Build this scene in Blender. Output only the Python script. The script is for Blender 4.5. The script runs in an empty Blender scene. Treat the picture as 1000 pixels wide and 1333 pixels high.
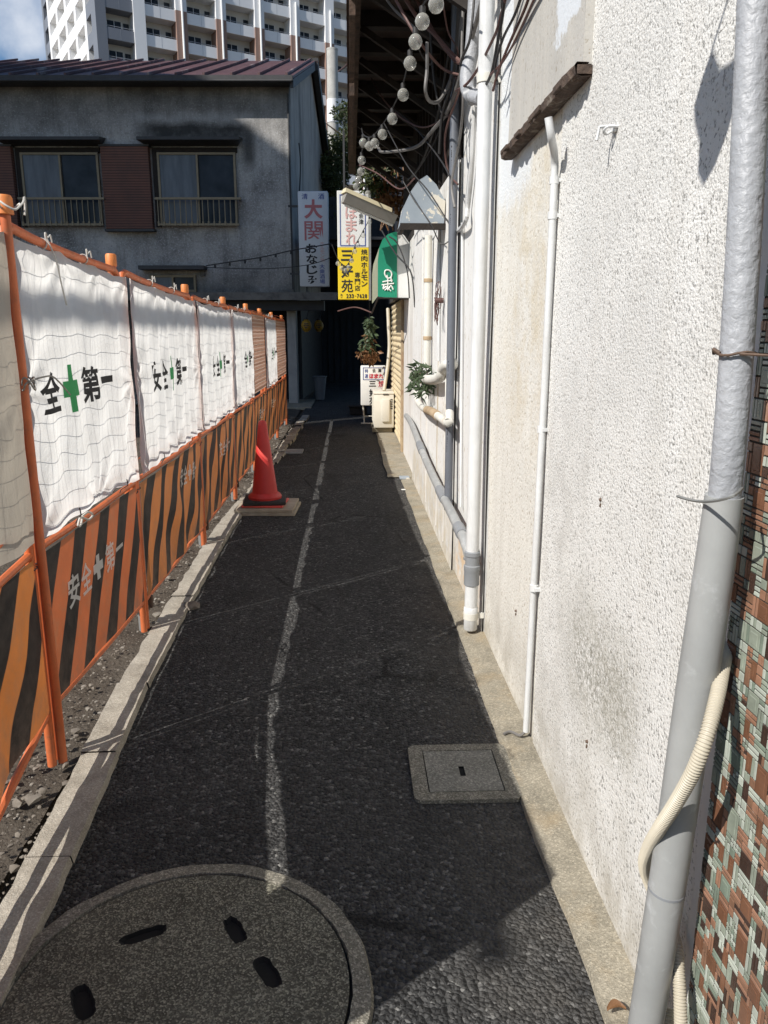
import bpy, bmesh, math, random
from mathutils import Vector, Matrix, noise
random.seed(7)
R = math.radians
scene = bpy.context.scene
COL = scene.collection

# ------------------------------------------------------------------ camera
PITCH, YAW, EYE, FPX = R(13.2), R(2.45), 1.6, 1000.0
cam_d = bpy.data.cameras.new('camera')
cam = bpy.data.objects.new('camera', cam_d)
COL.objects.link(cam)
cam.location = (0, 0, EYE)
cam.rotation_euler = (R(90) - PITCH, 0, -YAW)
cam_d.sensor_fit = 'VERTICAL'
cam_d.sensor_height = 36
cam_d.lens = 36 * FPX / 1333
cam_d.clip_start = 0.05
cam_d.clip_end = 600
scene.camera = cam

# ------------------------------------------------------------------ light
SUN_EL = R(42.0)
SUN_DIR = (0.783, 0.622)            # horizontal way the light travels
world = bpy.data.worlds.new('World')
scene.world = world
world.use_nodes = True
wn = world.node_tree
wn.nodes.clear()
wo = wn.nodes.new('ShaderNodeOutputWorld')
bg = wn.nodes.new('ShaderNodeBackground')
sky = wn.nodes.new('ShaderNodeTexSky')
sky.sky_type = 'NISHITA'
sky.sun_disc = False
sky.sun_elevation = SUN_EL
sky.sun_rotation = math.atan2(-SUN_DIR[0], -SUN_DIR[1])
sky.air_density = 1.0
sky.dust_density = 0.6
sky.ozone_density = 2.5
bg.inputs['Strength'].default_value = 0.095
# thin clouds over the sky
tc = wn.nodes.new('ShaderNodeTexCoord')
cn = wn.nodes.new('ShaderNodeTexNoise')
cn.inputs['Scale'].default_value = 3.2
cn.inputs['Detail'].default_value = 7
cn.inputs['Roughness'].default_value = 0.55
cr = wn.nodes.new('ShaderNodeValToRGB')
cr.color_ramp.elements[0].position = 0.60
cr.color_ramp.elements[1].position = 0.76
cm = wn.nodes.new('ShaderNodeMix')
cm.data_type = 'RGBA'
cm.inputs[7].default_value = (9.0, 9.2, 9.6, 1)
wn.links.new(tc.outputs['Generated'], cn.inputs['Vector'])
# one soft cloud bank over the north west
dp = wn.nodes.new('ShaderNodeVectorMath'); dp.operation = 'DOT_PRODUCT'
wn.links.new(tc.outputs['Generated'], dp.inputs[0]); dp.inputs[1].default_value = (-0.334, 0.887, 0.319)
mr = wn.nodes.new('ShaderNodeMapRange'); mr.inputs[1].default_value = 0.9975; mr.inputs[2].default_value = 0.9995; mr.inputs[3].default_value = 0.0; mr.inputs[4].default_value = 0.13
wn.links.new(dp.outputs['Value'], mr.inputs[0])
ad = wn.nodes.new('ShaderNodeMath'); ad.operation = 'ADD'
wn.links.new(cn.outputs['Fac'], ad.inputs[0]); wn.links.new(mr.outputs[0], ad.inputs[1]); wn.links.new(ad.outputs[0], cr.inputs['Fac'])
wn.links.new(cr.outputs['Color'], cm.inputs[0])
hs = wn.nodes.new('ShaderNodeHueSaturation'); hs.inputs['Saturation'].default_value = 1.2
wn.links.new(sky.outputs['Color'], hs.inputs['Color']); wn.links.new(hs.outputs['Color'], cm.inputs[6])
wn.links.new(cm.outputs[2], bg.inputs['Color'])
wn.links.new(bg.outputs['Background'], wo.inputs['Surface'])

sun_d = bpy.data.lights.new('sun', 'SUN')
sun_d.energy = 4.9
sun_d.angle = R(0.35)
sun_d.color = (1.0, 0.965, 0.915)
sun = bpy.data.objects.new('sun', sun_d)
COL.objects.link(sun)
L = Vector((math.cos(SUN_EL) * SUN_DIR[0], math.cos(SUN_EL) * SUN_DIR[1], -math.sin(SUN_EL))).normalized()
sun.rotation_euler = L.to_track_quat('-Z', 'Y').to_euler()
sun.location = -L * 30

scene.view_settings.view_transform = 'Standard'
scene.view_settings.look = 'None'
scene.view_settings.gamma = 1
scene.view_settings.exposure = 0.22
scene.render.engine = 'CYCLES'
scene.cycles.max_bounces = 8
scene.cycles.diffuse_bounces = 4
scene.cycles.glossy_bounces = 3
scene.cycles.transmission_bounces = 6
scene.cycles.transparent_max_bounces = 8
scene.cycles.caustics_reflective = False
scene.cycles.caustics_refractive = False
scene.cycles.use_denoising = True

# ------------------------------------------------------------------ survey: picture measurement -> metres
_rot = Matrix.Rotation(-YAW, 3, 'Z') @ Matrix.Rotation(-PITCH, 3, 'X')
def ray(u, v):
    return _rot @ Vector(((u - 500) / FPX, 1, -(v - 666.5) / FPX))
def at_x(u, v, x):
    d = ray(u, v); return Vector((0, 0, EYE)) + d * (x / d.x)
def at_y(u, v, y):
    d = ray(u, v); return Vector((0, 0, EYE)) + d * (y / d.y)

# ------------------------------------------------------------------ materials
class Mat:
    def __init__(s, name):
        s.m = bpy.data.materials.new(name)
        s.m.use_nodes = True
        s.t = s.m.node_tree
        s.b = s.t.nodes['Principled BSDF']
        s.out = s.t.nodes['Material Output']
        s.co = s.t.nodes.new('ShaderNodeTexCoord').outputs['Object']
        s.pos = s.t.nodes.new('ShaderNodeNewGeometry').outputs['Position']
        s._n = None
    def link(s, a, b): s.t.links.new(a, b)
    def put(s, sock, v):
        if isinstance(v, bpy.types.NodeSocket): s.link(v, sock)
        elif isinstance(v, (tuple, list)) and len(v) == 3 and sock.type == 'RGBA': sock.default_value = (*v, 1)
        elif isinstance(v, (int, float)) and sock.type == 'RGBA': sock.default_value = (v, v, v, 1)
        else: sock.default_value = v
    def vmap(s, scale=(1, 1, 1), vec=None, rot=(0, 0, 0), loc=(0, 0, 0)):
        n = s.t.nodes.new('ShaderNodeMapping')
        n.inputs['Scale'].default_value = scale
        n.inputs['Rotation'].default_value = rot
        n.inputs['Location'].default_value = loc
        s.link(vec or s.co, n.inputs['Vector'])
        return n.outputs['Vector']
    def noise(s, scale, detail=4, rough=0.6, dist=0.0, vec=None):
        n = s.t.nodes.new('ShaderNodeTexNoise')
        n.inputs['Scale'].default_value = scale
        n.inputs['Detail'].default_value = detail
        n.inputs['Roughness'].default_value = rough
        n.inputs['Distortion'].default_value = dist
        s.link(vec or s.co, n.inputs['Vector'])
        return n.outputs['Fac']
    def vor(s, scale, feature='F1', out='Distance', vec=None, rnd=1.0):
        n = s.t.nodes.new('ShaderNodeTexVoronoi')
        n.feature = feature
        n.inputs['Scale'].default_value = scale
        n.inputs['Randomness'].default_value = rnd
        s.link(vec or s.co, n.inputs['Vector'])
        return n.outputs[out]
    def ramp(s, fac, stops, interp='LINEAR'):
        n = s.t.nodes.new('ShaderNodeValToRGB')
        cr = n.color_ramp
        cr.interpolation = interp
        while len(cr.elements) < len(stops): cr.elements.new(0.5)
        for e, (p, c) in zip(cr.elements, stops):
            e.position = p
            e.color = (c, c, c, 1) if isinstance(c, (int, float)) else (*c, 1)
        s.put(n.inputs['Fac'], fac)
        return n.outputs['Color']
    def mix(s, fac, a, b, mode='MIX'):
        n = s.t.nodes.new('ShaderNodeMix')
        n.data_type = 'RGBA'
        n.blend_type = mode
        s.put(n.inputs[0], fac); s.put(n.inputs[6], a); s.put(n.inputs[7], b)
        return n.outputs[2]
    def math(s, op, a, b=0.0, c=0.0):
        n = s.t.nodes.new('ShaderNodeMath')
        n.operation = op
        s.put(n.inputs[0], a); s.put(n.inputs[1], b)
        if op in ('MULTIPLY_ADD', 'SMOOTH_MIN', 'COMPARE'): s.put(n.inputs[2], c)
        return n.outputs[0]
    def xyz(s, vec=None):
        n = s.t.nodes.new('ShaderNodeSeparateXYZ')
        s.link(vec or s.co, n.inputs[0])
        return n.outputs[0], n.outputs[1], n.outputs[2]
    def band(s, v, lo, hi, soft):
        """1 between lo and hi, fading over soft"""
        a = s.ramp_lin(v, lo - soft, lo + soft)
        b = s.ramp_lin(v, hi - soft, hi + soft)
        return s.math('MULTIPLY', a, s.math('SUBTRACT', 1.0, b))
    def ramp_lin(s, v, lo, hi):
        n = s.t.nodes.new('ShaderNodeMapRange')
        n.inputs[1].default_value = lo; n.inputs[2].default_value = hi
        s.put(n.inputs[0], v)
        return n.outputs[0]
    def bump(s, h, strength=0.5, dist=0.01):
        n = s.t.nodes.new('ShaderNodeBump')
        n.inputs['Strength'].default_value = strength
        n.inputs['Distance'].default_value = dist
        s.link(h, n.inputs['Height'])
        if s._n: s.link(s._n, n.inputs['Normal'])
        s._n = n.outputs['Normal']
        s.link(s._n, s.b.inputs['Normal'])
    def col(s, c): s.put(s.b.inputs['Base Color'], c); return s
    def rough(s, v): s.put(s.b.inputs['Roughness'], v); return s
    def metal(s, v): s.put(s.b.inputs['Metallic'], v); return s
    def spec(s, v): s.put(s.b.inputs['Specular IOR Level'], v); return s
    def translucent(s, color, fac):
        """cloth or film that lets light through"""
        d = s.t.nodes.new('ShaderNodeBsdfTranslucent')
        s.put(d.inputs['Color'], color)
        if s._n: s.link(s._n, d.inputs['Normal'])
        mx = s.t.nodes.new('ShaderNodeMixShader')
        s.put(mx.inputs[0], fac)
        s.link(s.b.outputs[0], mx.inputs[1]); s.link(d.outputs[0], mx.inputs[2])
        s.link(mx.outputs[0], s.out.inputs['Surface'])
        return s

def c3(r, g, b): return (r, g, b)
def scaled(c, k): return tuple(min(1, x * k) for x in c)

def worn(name, base, rough=0.6, var=0.25, scale=6, bump=0.15, bscale=60, bdist=0.003, metal=0.0, dirt=None, dirt_amt=0.5, dscale=3.0, streak=False):
    m = Mat(name)
    f = m.noise(scale, 6, 0.65)
    c = m.ramp(f, [(0.25, scaled(base, 1 - var)), (0.75, scaled(base, 1 + var * 0.6))])
    if dirt:
        vec = m.vmap((1, 1, 0.15)) if streak else None
        g = m.noise(dscale, 7, 0.7, 0.4, vec=vec)
        c = m.mix(m.ramp(g, [(0.68 - dirt_amt * 0.3, 0.0), (0.82 - dirt_amt * 0.15, 1.0)]), c, dirt)
    m.col(c)
    r = m.noise(scale * 3, 4)
    m.rough(m.math('MULTIPLY_ADD', r, 0.3, rough - 0.15))
    m.metal(metal)
    if bump: m.bump(m.noise(bscale, 5, 0.65), bump, bdist)
    return m.m

def paint(name, c, rough=0.6):
    m = Mat(name)
    f = m.noise(40, 4, 0.7)
    m.col(m.ramp(f, [(0.3, scaled(c, 0.85)), (0.75, scaled(c, 1.1))])).rough(rough)
    return m.m

MT = {}
# asphalt: dark aggregate, worn flat
m = Mat('asphalt')
wv = m.t.nodes.new('ShaderNodeTexNoise'); wv.inputs['Scale'].default_value = 60; wv.inputs['Detail'].default_value = 3
m.link(m.co, wv.inputs['Vector'])
wa = m.t.nodes.new('ShaderNodeVectorMath'); wa.operation = 'MULTIPLY_ADD'
m.link(wv.outputs['Color'], wa.inputs[0]); wa.inputs[1].default_value = (0.012, 0.012, 0.012); m.link(m.co, wa.inputs[2])
warp = wa.outputs[0]
cell = m.vor(84, out='Color', vec=warp)
g = m.noise(1.1, 5, 0.6)
sx, sy, sz = m.xyz()
stone = m.t.nodes.new('ShaderNodeSeparateColor'); m.link(cell, stone.inputs[0])
c = m.ramp(stone.outputs[0], [(0.0, (0.022, 0.022, 0.022)), (0.45, (0.05, 0.05, 0.049)), (0.82, (0.088, 0.087, 0.084)), (0.96, (0.15, 0.147, 0.14)), (1.0, (0.28, 0.275, 0.255))])
c = m.mix(m.ramp(g, [(0.4, 0.0), (0.68, 0.4)]), c, (0.075, 0.072, 0.068))
c = m.mix(m.ramp(m.noise(2.3, 6, 0.7), [(0.5, 0.0), (0.72, 0.55)]), c, (0.026, 0.025, 0.025))
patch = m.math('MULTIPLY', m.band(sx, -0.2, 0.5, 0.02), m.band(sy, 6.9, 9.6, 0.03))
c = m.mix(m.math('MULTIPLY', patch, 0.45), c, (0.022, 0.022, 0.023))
crk = m.vor(0.9, feature='DISTANCE_TO_EDGE', vec=m.vmap((1, 0.55, 1)))
c = m.mix(m.math('MULTIPLY', m.ramp(crk, [(0.004, 1.0), (0.012, 0.0)]), m.ramp(m.noise(1.7, 3), [(0.5, 0.0), (0.6, 0.8)])), c, (0.008, 0.008, 0.008))
oil = m.noise(1.4, 4, 0.6, 0.5, vec=m.vmap((1, 0.8, 1), loc=(4, 2, 0)))
c = m.mix(m.ramp(oil, [(0.6, 0.0), (0.7, 0.6)]), c, (0.018, 0.017, 0.017))
# dust that settles along the wall side
dust = m.math('MULTIPLY', m.ramp_lin(sx, 0.32, 0.62), m.ramp(m.noise(5, 6, 0.7), [(0.35, 0.0), (0.7, 0.8)]))
c = m.mix(dust, c, (0.13, 0.12, 0.105))
m.col(c).rough(0.85)
m.spec(0.25)
m.bump(m.math('SUBTRACT', 1.0, m.vor(84, vec=warp)), 1.0, 0.02)
m.bump(m.noise(170, 4, 0.7), 0.45, 0.006)
m.bump(m.noise(6, 4), 0.25, 0.01)
MT['asphalt'] = m.m
# bare earth
m = Mat('earth')
c = m.ramp(m.noise(4, 8, 0.7), [(0.3, (0.075, 0.06, 0.045)), (0.7, (0.145, 0.12, 0.093))])
c = m.mix(m.ramp(m.vor(60), [(0.08, 0.75), (0.28, 0.0)]), c, (0.19, 0.165, 0.135))
m.col(c).rough(0.95); m.spec(0.15)
m.bump(m.noise(35, 6, 0.7), 0.9, 0.03)
m.bump(m.vor(60), 0.4, 0.01)
MT['earth'] = m.m
# stones of the earth strip
m = Mat('pebble')
m.col(m.ramp(m.noise(9, 3), [(0.3, (0.11, 0.09, 0.07)), (0.5, (0.19, 0.16, 0.125)), (0.7, (0.34, 0.31, 0.26))])).rough(0.9)
m.bump(m.noise(120, 4), 0.4, 0.004)
MT['pebble'] = m.m
# concretes
def concrete(name, lo, hi, speck=0.0, fine=170, moss=None):
    m = Mat(name)
    c = m.ramp(m.noise(7, 8, 0.7), [(0.3, lo), (0.72, hi)])
    if speck:
        v = m.vor(fine, out='Color')
        s2 = m.t.nodes.new('ShaderNodeSeparateColor'); m.link(v, s2.inputs[0])
        c = m.mix(speck, c, m.ramp(s2.outputs[0], [(0.0, scaled(lo, 0.35)), (0.5, lo), (0.85, hi), (1.0, scaled(hi, 1.6))]))
    c = m.mix(m.ramp(m.noise(2.2, 8, 0.75, 0.6), [(0.52, 0.0), (0.74, 0.6)]), c, scaled(lo, 0.5))
    if moss: c = m.mix(m.ramp(m.noise(3.1, 7, 0.7), [(0.5, 0.0), (0.75, 0.55)]), c, moss)
    m.col(c).rough(0.9); m.spec(0.2)
    m.bump(m.noise(55, 7, 0.7), 0.6, 0.01)
    m.bump(m.vor(fine), 0.35, 0.004)
    return m.m
MT['kerb'] = concrete('kerb_concrete', (0.27, 0.235, 0.185), (0.5, 0.45, 0.37), 0.25, 220)
MT['edging'] = concrete('edging_concrete', (0.21, 0.19, 0.145), (0.42, 0.375, 0.29), 0.3, 200, (0.36, 0.25, 0.12))
MT['lid'] = concrete('lid_concrete', (0.085, 0.08, 0.062), (0.27, 0.255, 0.195), 0.7, 240)
MT['lid_ring'] = concrete('ring_concrete', (0.15, 0.14, 0.11), (0.33, 0.305, 0.25), 0.55, 220)
MT['box_lid'] = concrete('box_concrete', (0.17, 0.165, 0.14), (0.33, 0.315, 0.27), 0.4, 170)
MT['pole_concrete'] = concrete('pole_concrete', (0.42, 0.41, 0.38), (0.55, 0.54, 0.5), 0.1)
MT['soot'] = worn('dark_cavity', (0.005, 0.0048, 0.0045), 0.95, bump=0.0)  # near-black paint stands for the shade inside the shallow lid holes

# pebble-dash stucco of the near wall
def stucco(name, base, pit_col, pit_scale, pit_amt, bdist, yellow=0.0, zones=None):
    m = Mat(name)
    x, y, z = m.xyz(m.pos)
    f = m.noise(1.6, 7, 0.65, vec=m.pos)
    c = m.ramp(f, [(0.25, scaled(base, 0.86)), (0.7, base)])
    pits = m.noise(pit_scale, 3, 0.55, 0.0, vec=m.pos)
    c = m.mix(m.ramp(pits, [(0.30 + pit_amt * 0.1, 0.9), (0.36 + pit_amt * 0.12, 0.0)]), c, pit_col)
    c = m.mix(m.ramp(m.noise(pit_scale * 0.45, 3, 0.6, vec=m.pos), [(0.26, 0.7), (0.33, 0.0)]), c, scaled(pit_col, 1.2))
    # rain streaks
    st = m.noise(9, 6, 0.7, 0.2, vec=m.vmap((1, 1, 0.06), vec=m.pos))
    c = m.mix(m.math('MULTIPLY', m.ramp(st, [(0.45, 0.0), (0.75, 1.0)]), 0.35 + yellow), c, (0.56, 0.53, 0.47))
    # splash dirt near the ground
    low = m.math('MULTIPLY', m.math('SUBTRACT', 1.0, m.ramp_lin(z, 0.0, 0.45)), m.ramp(m.noise(6, 7, 0.7, vec=m.pos), [(0.34, 0.0), (0.62, 0.9)]))
    c = m.mix(low, c, (0.36, 0.33, 0.27))
    for (ylo, yhi, zlo, zhi, soft, colr, sc, amt) in zones or []:
        if sc == 0:
            jy = m.math('MULTIPLY_ADD', m.noise(14, 5, 0.7, vec=m.pos), 0.22, m.math('SUBTRACT', y, 0.11))
            jz = m.math('MULTIPLY_ADD', m.noise(11, 5, 0.7, vec=m.vmap((1, 1, 1), vec=m.pos, loc=(3, 5, 7))), 0.3, m.math('SUBTRACT', z, 0.15))
            k = m.math('MULTIPLY', m.math('MULTIPLY', m.band(jy, ylo, yhi, soft), m.band(jz, zlo, zhi, soft)), amt)
            c = m.mix(k, c, colr)
            continue
        k = m.math('MULTIPLY', m.band(y, ylo, yhi, soft), m.band(z, zlo, zhi, soft))
        k = m.math('MULTIPLY', k, m.ramp(m.noise(sc, 7, 0.75, 0.3, vec=m.pos), [(0.42, 0.0), (0.62, amt)]))
        c = m.mix(k, c, colr)
    m.col(c).rough(0.85); m.spec(0.25)
    m.bump(pits, 0.5, bdist * 0.8)
    m.bump(m.vor(pit_scale * 1.3, vec=m.pos), 0.25, bdist * 0.5)
    m.bump(m.noise(pit_scale * 2.7, 3, vec=m.pos), 0.25, bdist * 0.4)
    m.bump(m.noise(5, 4, vec=m.pos), 0.15, 0.02)
    return m.m
MT['stucco'] = stucco('rough_white_stucco', (0.77, 0.757, 0.72), (0.21, 0.205, 0.19), 112, 0.56, 0.011, 0.0,
    [(1.72, 2.32, 0.48, 0.78, 0.09, (0.20, 0.19, 0.15), 75, 0.95), (1.72, 2.32, 0.42, 0.80, 0.12, (0.42, 0.40, 0.34), 5, 0.6), (2.2, 2.7, 0.1, 1.4, 0.15, (0.5, 0.485, 0.45), 6, 0.6), (1.3, 2.7, 1.1, 2.4, 0.3, (0.56, 0.55, 0.52), 3, 0.5)])
MT['stucco_mid'] = stucco('weathered_cream_stucco', (0.74, 0.715, 0.65), (0.38, 0.33, 0.25), 70, 0.4, 0.008, 0.25,
    [(3.15, 4.2, 2.15, 4.6, 0.05, (0.70, 0.725, 0.74), 0, 0.85), (2.65, 3.5, 1.2, 2.3, 0.2, (0.55, 0.47, 0.33), 5, 0.6)])
MT['board_wall'] = stucco('painted_white_boards', (0.74, 0.73, 0.70), (0.5, 0.46, 0.38), 25, 0.2, 0.004, 0.15,
    [(4.0, 4.9, 0.05, 0.35, 0.06, (0.62, 0.35, 0.1), 9, 0.8), (5.0, 8.3, 0.0, 0.5, 0.15, (0.55, 0.46, 0.3), 7, 0.6)])
MT['patch_panel'] = stucco('stained_panel_paint', (0.50, 0.48, 0.44), (0.3, 0.26, 0.2), 60, 0.2, 0.003, 0.5,
    [(2.45, 2.72, 2.50, 4.5, 0.012, (0.66, 0.69, 0.72), 0, 0.9)])
MT['wall_white'] = worn('aged_white_paint', (0.72, 0.70, 0.66), 0.75, 0.15, 5, 0.3, 60, 0.003, dirt=(0.42, 0.36, 0.27), dirt_amt=0.6, streak=True)

# sooty plaster of the house
m = Mat('sooty_plaster')
x, y, z = m.xyz()
c = m.ramp(m.noise(0.9, 8, 0.7), [(0.34, (0.17, 0.158, 0.143)), (0.5, (0.37, 0.35, 0.322)), (0.68, (0.57, 0.54, 0.50))])
c = m.mix(m.ramp(m.noise(28, 6, 0.75), [(0.52, 0.0), (0.64, 0.75)]), c, (0.66, 0.65, 0.63))
c = m.mix(m.ramp(m.noise(19, 6, 0.75), [(0.36, 0.55), (0.46, 0.0)]), c, (0.13, 0.13, 0.13))
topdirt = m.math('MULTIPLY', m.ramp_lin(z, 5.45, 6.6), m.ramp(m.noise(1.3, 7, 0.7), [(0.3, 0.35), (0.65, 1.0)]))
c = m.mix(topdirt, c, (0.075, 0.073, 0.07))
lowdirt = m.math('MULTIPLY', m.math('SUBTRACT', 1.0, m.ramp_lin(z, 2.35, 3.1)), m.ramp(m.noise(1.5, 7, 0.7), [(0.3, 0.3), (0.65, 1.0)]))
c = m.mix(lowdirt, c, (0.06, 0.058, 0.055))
# sooty halo over the right hand window hood
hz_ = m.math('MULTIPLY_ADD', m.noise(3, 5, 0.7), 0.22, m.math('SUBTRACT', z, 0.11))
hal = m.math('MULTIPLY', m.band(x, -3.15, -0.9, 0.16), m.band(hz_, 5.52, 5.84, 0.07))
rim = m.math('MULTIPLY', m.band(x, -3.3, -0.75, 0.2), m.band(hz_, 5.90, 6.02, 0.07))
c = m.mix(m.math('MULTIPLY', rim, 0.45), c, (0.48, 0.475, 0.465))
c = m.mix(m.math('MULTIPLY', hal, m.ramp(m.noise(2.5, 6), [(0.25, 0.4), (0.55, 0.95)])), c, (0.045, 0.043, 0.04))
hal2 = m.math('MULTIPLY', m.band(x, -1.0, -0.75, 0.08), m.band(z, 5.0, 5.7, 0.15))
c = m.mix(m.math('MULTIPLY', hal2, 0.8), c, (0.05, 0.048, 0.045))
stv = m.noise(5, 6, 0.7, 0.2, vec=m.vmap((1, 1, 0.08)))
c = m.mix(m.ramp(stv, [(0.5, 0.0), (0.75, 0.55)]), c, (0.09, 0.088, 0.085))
m.col(c).rough(0.92); m.spec(0.15)
m.bump(m.noise(50, 6, 0.7), 0.5, 0.01)
MT['sooty'] = m.m
MT['house_side'] = worn('grey_side_plaster', (0.40, 0.38, 0.355), 0.9, 0.25, 2, 0.3, 50, 0.006, dirt=(0.08, 0.08, 0.08), dirt_amt=0.6, dscale=1.5, streak=True)
MT['tin_roof'] = worn('maroon_sheet_roof', (0.095, 0.04, 0.035), 0.55, 0.35, 2.5, 0.2, 20, 0.004, dirt=(0.055, 0.03, 0.028), dirt_amt=0.6, dscale=2)
MT['tin_batten'] = worn('roof_batten_paint', (0.1, 0.045, 0.04), 0.55, 0.4, 3, 0.2, 20, 0.004, dirt=(0.45, 0.40, 0.36), dirt_amt=0.45, dscale=1.3)
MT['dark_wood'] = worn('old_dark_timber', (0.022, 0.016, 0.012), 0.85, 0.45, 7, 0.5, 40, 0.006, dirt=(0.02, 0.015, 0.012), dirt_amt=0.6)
MT['rust_wood'] = worn('rotten_rusty_board', (0.10, 0.062, 0.042), 0.9, 0.6, 12, 0.8, 45, 0.01, dirt=(0.035, 0.025, 0.02), dirt_amt=0.8, dscale=14)
MT['lip_wood'] = worn('peeling_rotten_lip', (0.10, 0.068, 0.05), 0.9, 0.6, 16, 0.8, 60, 0.01, dirt=(0.42, 0.38, 0.31), dirt_amt=0.35, dscale=11)
MT['eave_board'] = worn('eave_ceiling_board', (0.06, 0.042, 0.032), 0.9, 0.5, 4, 0.4, 40, 0.005, dirt=(0.035, 0.025, 0.02), dirt_amt=0.85, dscale=2.5)
MT['brown_slat'] = None
m = Mat('brown_slatted_door')
x, y, z = m.xyz()
w = m.math('FRACT', m.math('MULTIPLY', z, 19.0))
c = m.ramp(w, [(0.0, (0.03, 0.017, 0.015)), (0.2, (0.15, 0.066, 0.048)), (0.8, (0.19, 0.085, 0.06)), (1.0, (0.05, 0.026, 0.022))])
c = m.mix(m.ramp(m.noise(4, 6), [(0.4, 0.0), (0.8, 0.5)]), c, (0.05, 0.04, 0.037))
m.col(c).rough(0.7); m.bump(w, 0.5, 0.02)
MT['brown_slat'] = m.m
MT['brass_alu'] = worn('bronze_window_frame', (0.24, 0.19, 0.12), 0.5, 0.2, 8, 0.0, metal=0.3)
MT['dark_trim'] = worn('dark_metal_trim', (0.045, 0.043, 0.042), 0.6, 0.3, 5)
MT['ledge_metal'] = worn('ledge_flashing', (0.17, 0.155, 0.135), 0.6, 0.35, 4, dirt=(0.04, 0.037, 0.034), dirt_amt=0.7)
m = Mat('dim_glass'); m.spec(0.12); m.col(m.ramp(m.noise(1.7, 3), [(0.35, (0.02, 0.024, 0.03)), (0.7, (0.05, 0.058, 0.07))])).rough(0.12); MT['glass'] = m.m
m = Mat('frosted_curtain_glass'); m.col(m.ramp(m.noise(2.2, 4, vec=m.vmap((3, 1, 0.5))), [(0.3, (0.05, 0.06, 0.075)), (0.7, (0.125, 0.145, 0.17))])).rough(0.35); MT['curtain'] = m.m
# fence
MT['orange'] = worn('orange_tube_paint', (0.62, 0.155, 0.05), 0.5, 0.25, 9, 0.15, 60, 0.002, dirt=(0.28, 0.12, 0.06), dirt_amt=0.45, dscale=14)
MT['orange_cap'] = worn('bright_orange_cap', (0.75, 0.24, 0.06), 0.5, 0.2, 9)
MT['galv'] = worn('galvanised_steel', (0.36, 0.36, 0.34), 0.5, 0.25, 12, 0.15, 80, 0.002, metal=0.5, dirt=(0.2, 0.15, 0.1), dirt_amt=0.5, dscale=9)
MT['rust'] = worn('rusty_clamp', (0.12, 0.075, 0.05), 0.75, 0.5, 20, 0.4, 80, 0.003)
MT['cord'] = worn('pale_cord', (0.58, 0.55, 0.49), 0.9, 0.2, 40)
MT['old_rope'] = worn('weathered_rope', (0.3, 0.28, 0.25), 0.9, 0.3, 40)
MT['wire_dark'] = worn('dark_wire', (0.05, 0.042, 0.038), 0.7, 0.2, 20)
def sheet_mat(name, base, tr, fac):
    m = Mat(name)
    c = m.ramp(m.noise(2.4, 7, 0.65), [(0.3, scaled(base, 0.86)), (0.7, base)])
    c = m.mix(m.ramp(m.noise(1.3, 7, 0.75, 0.5), [(0.52, 0.0), (0.78, 0.4)]), c, scaled(base, 0.72))
    m.col(c).rough(0.75); m.spec(0.2)
    m.bump(m.noise(14, 6, 0.7, 0.8), 0.3, 0.012)
    m.bump(m.noise(9, 3, 0.5, 1.5, vec=m.vmap((1, 1, 0.22))), 0.35, 0.02)
    m.translucent(m.mix(1.0, c, tr, 'MULTIPLY'), fac)
    return m.m
MT['sheet'] = sheet_mat('white_tarpaulin', (0.90, 0.89, 0.865), (1.0, 0.985, 0.955), 0.76)
MT['sheet_old'] = sheet_mat('grey_beige_tarpaulin', (0.52, 0.485, 0.43), (0.85, 0.8, 0.72), 0.42)  # darker, less translucent cloth for the nearest panel
def ink(name, c):
    m = Mat(name); m.col(c).rough(0.7)
    m.translucent(scaled(c, 1.0), 0.35); return m.m
MT['ink_black'] = ink('black_print', (0.025, 0.025, 0.027))
MT['ink_green'] = ink('green_print', (0.04, 0.30, 0.10))
MT['ink_white'] = ink('worn_white_print', (0.80, 0.78, 0.75))
def board_mat(name, wave, orange, fac):
    m = Mat(name)
    x, y, z = m.xyz()
    s = m.math('SUBTRACT', y, m.math('MULTIPLY', z, 0.62))
    s = m.math('ADD', s, m.math('MULTIPLY', m.noise(2.2, 2, 0.4), wave))
    w = m.math('FRACT', m.math('DIVIDE', s, 0.31))
    k = m.ramp(w, [(0.0, 0.0), (0.50, 0.0), (0.52, 1.0), (0.98, 1.0), (1.0, 0.0)])
    oc = m.ramp(m.noise(5, 6, 0.65), [(0.3, scaled(orange, 0.78)), (0.7, orange)])
    oc = m.mix(m.ramp(m.noise(7, 8, 0.78, 0.4), [(0.48, 0.0), (0.75, 0.7)]), oc, (0.36, 0.22, 0.13))
    bk = m.ramp(m.noise(16, 7, 0.7), [(0.35, (0.014, 0.013, 0.013)), (0.75, (0.05, 0.045, 0.04))])
    c = m.mix(k, oc, bk)
    c = m.mix(m.math('MULTIPLY', m.math('SUBTRACT', 1.0, m.ramp_lin(z, 0.15, 0.45)), m.ramp(m.noise(9, 7, 0.75), [(0.4, 0.0), (0.65, 0.75)])), c, (0.17, 0.14, 0.11))
    m.col(c).rough(0.55)
    m.bump(m.noise(7, 4), 0.2, 0.02)
    m.translucent(m.mix(1.0, c, (1.0, 0.75, 0.65), 'MULTIPLY'), fac)
    return m.m
MT['board_flat'] = board_mat('orange_black_striped_board', 0.03, (0.60, 0.19, 0.075), 0.26)
MT['board_soft'] = board_mat('slightly_curved_striped_board', 0.09, (0.66, 0.26, 0.07), 0.26)
MT['board_wavy'] = board_mat('wavy_striped_board', 0.17, (0.60, 0.245, 0.08), 0.26)
m = Mat('orange_safety_net')
nx_, ny_, nz2 = m.xyz()
ga = m.math('GREATER_THAN', m.math('FRACT', m.math('MULTIPLY', ny_, 16.0)), 0.72)
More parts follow.
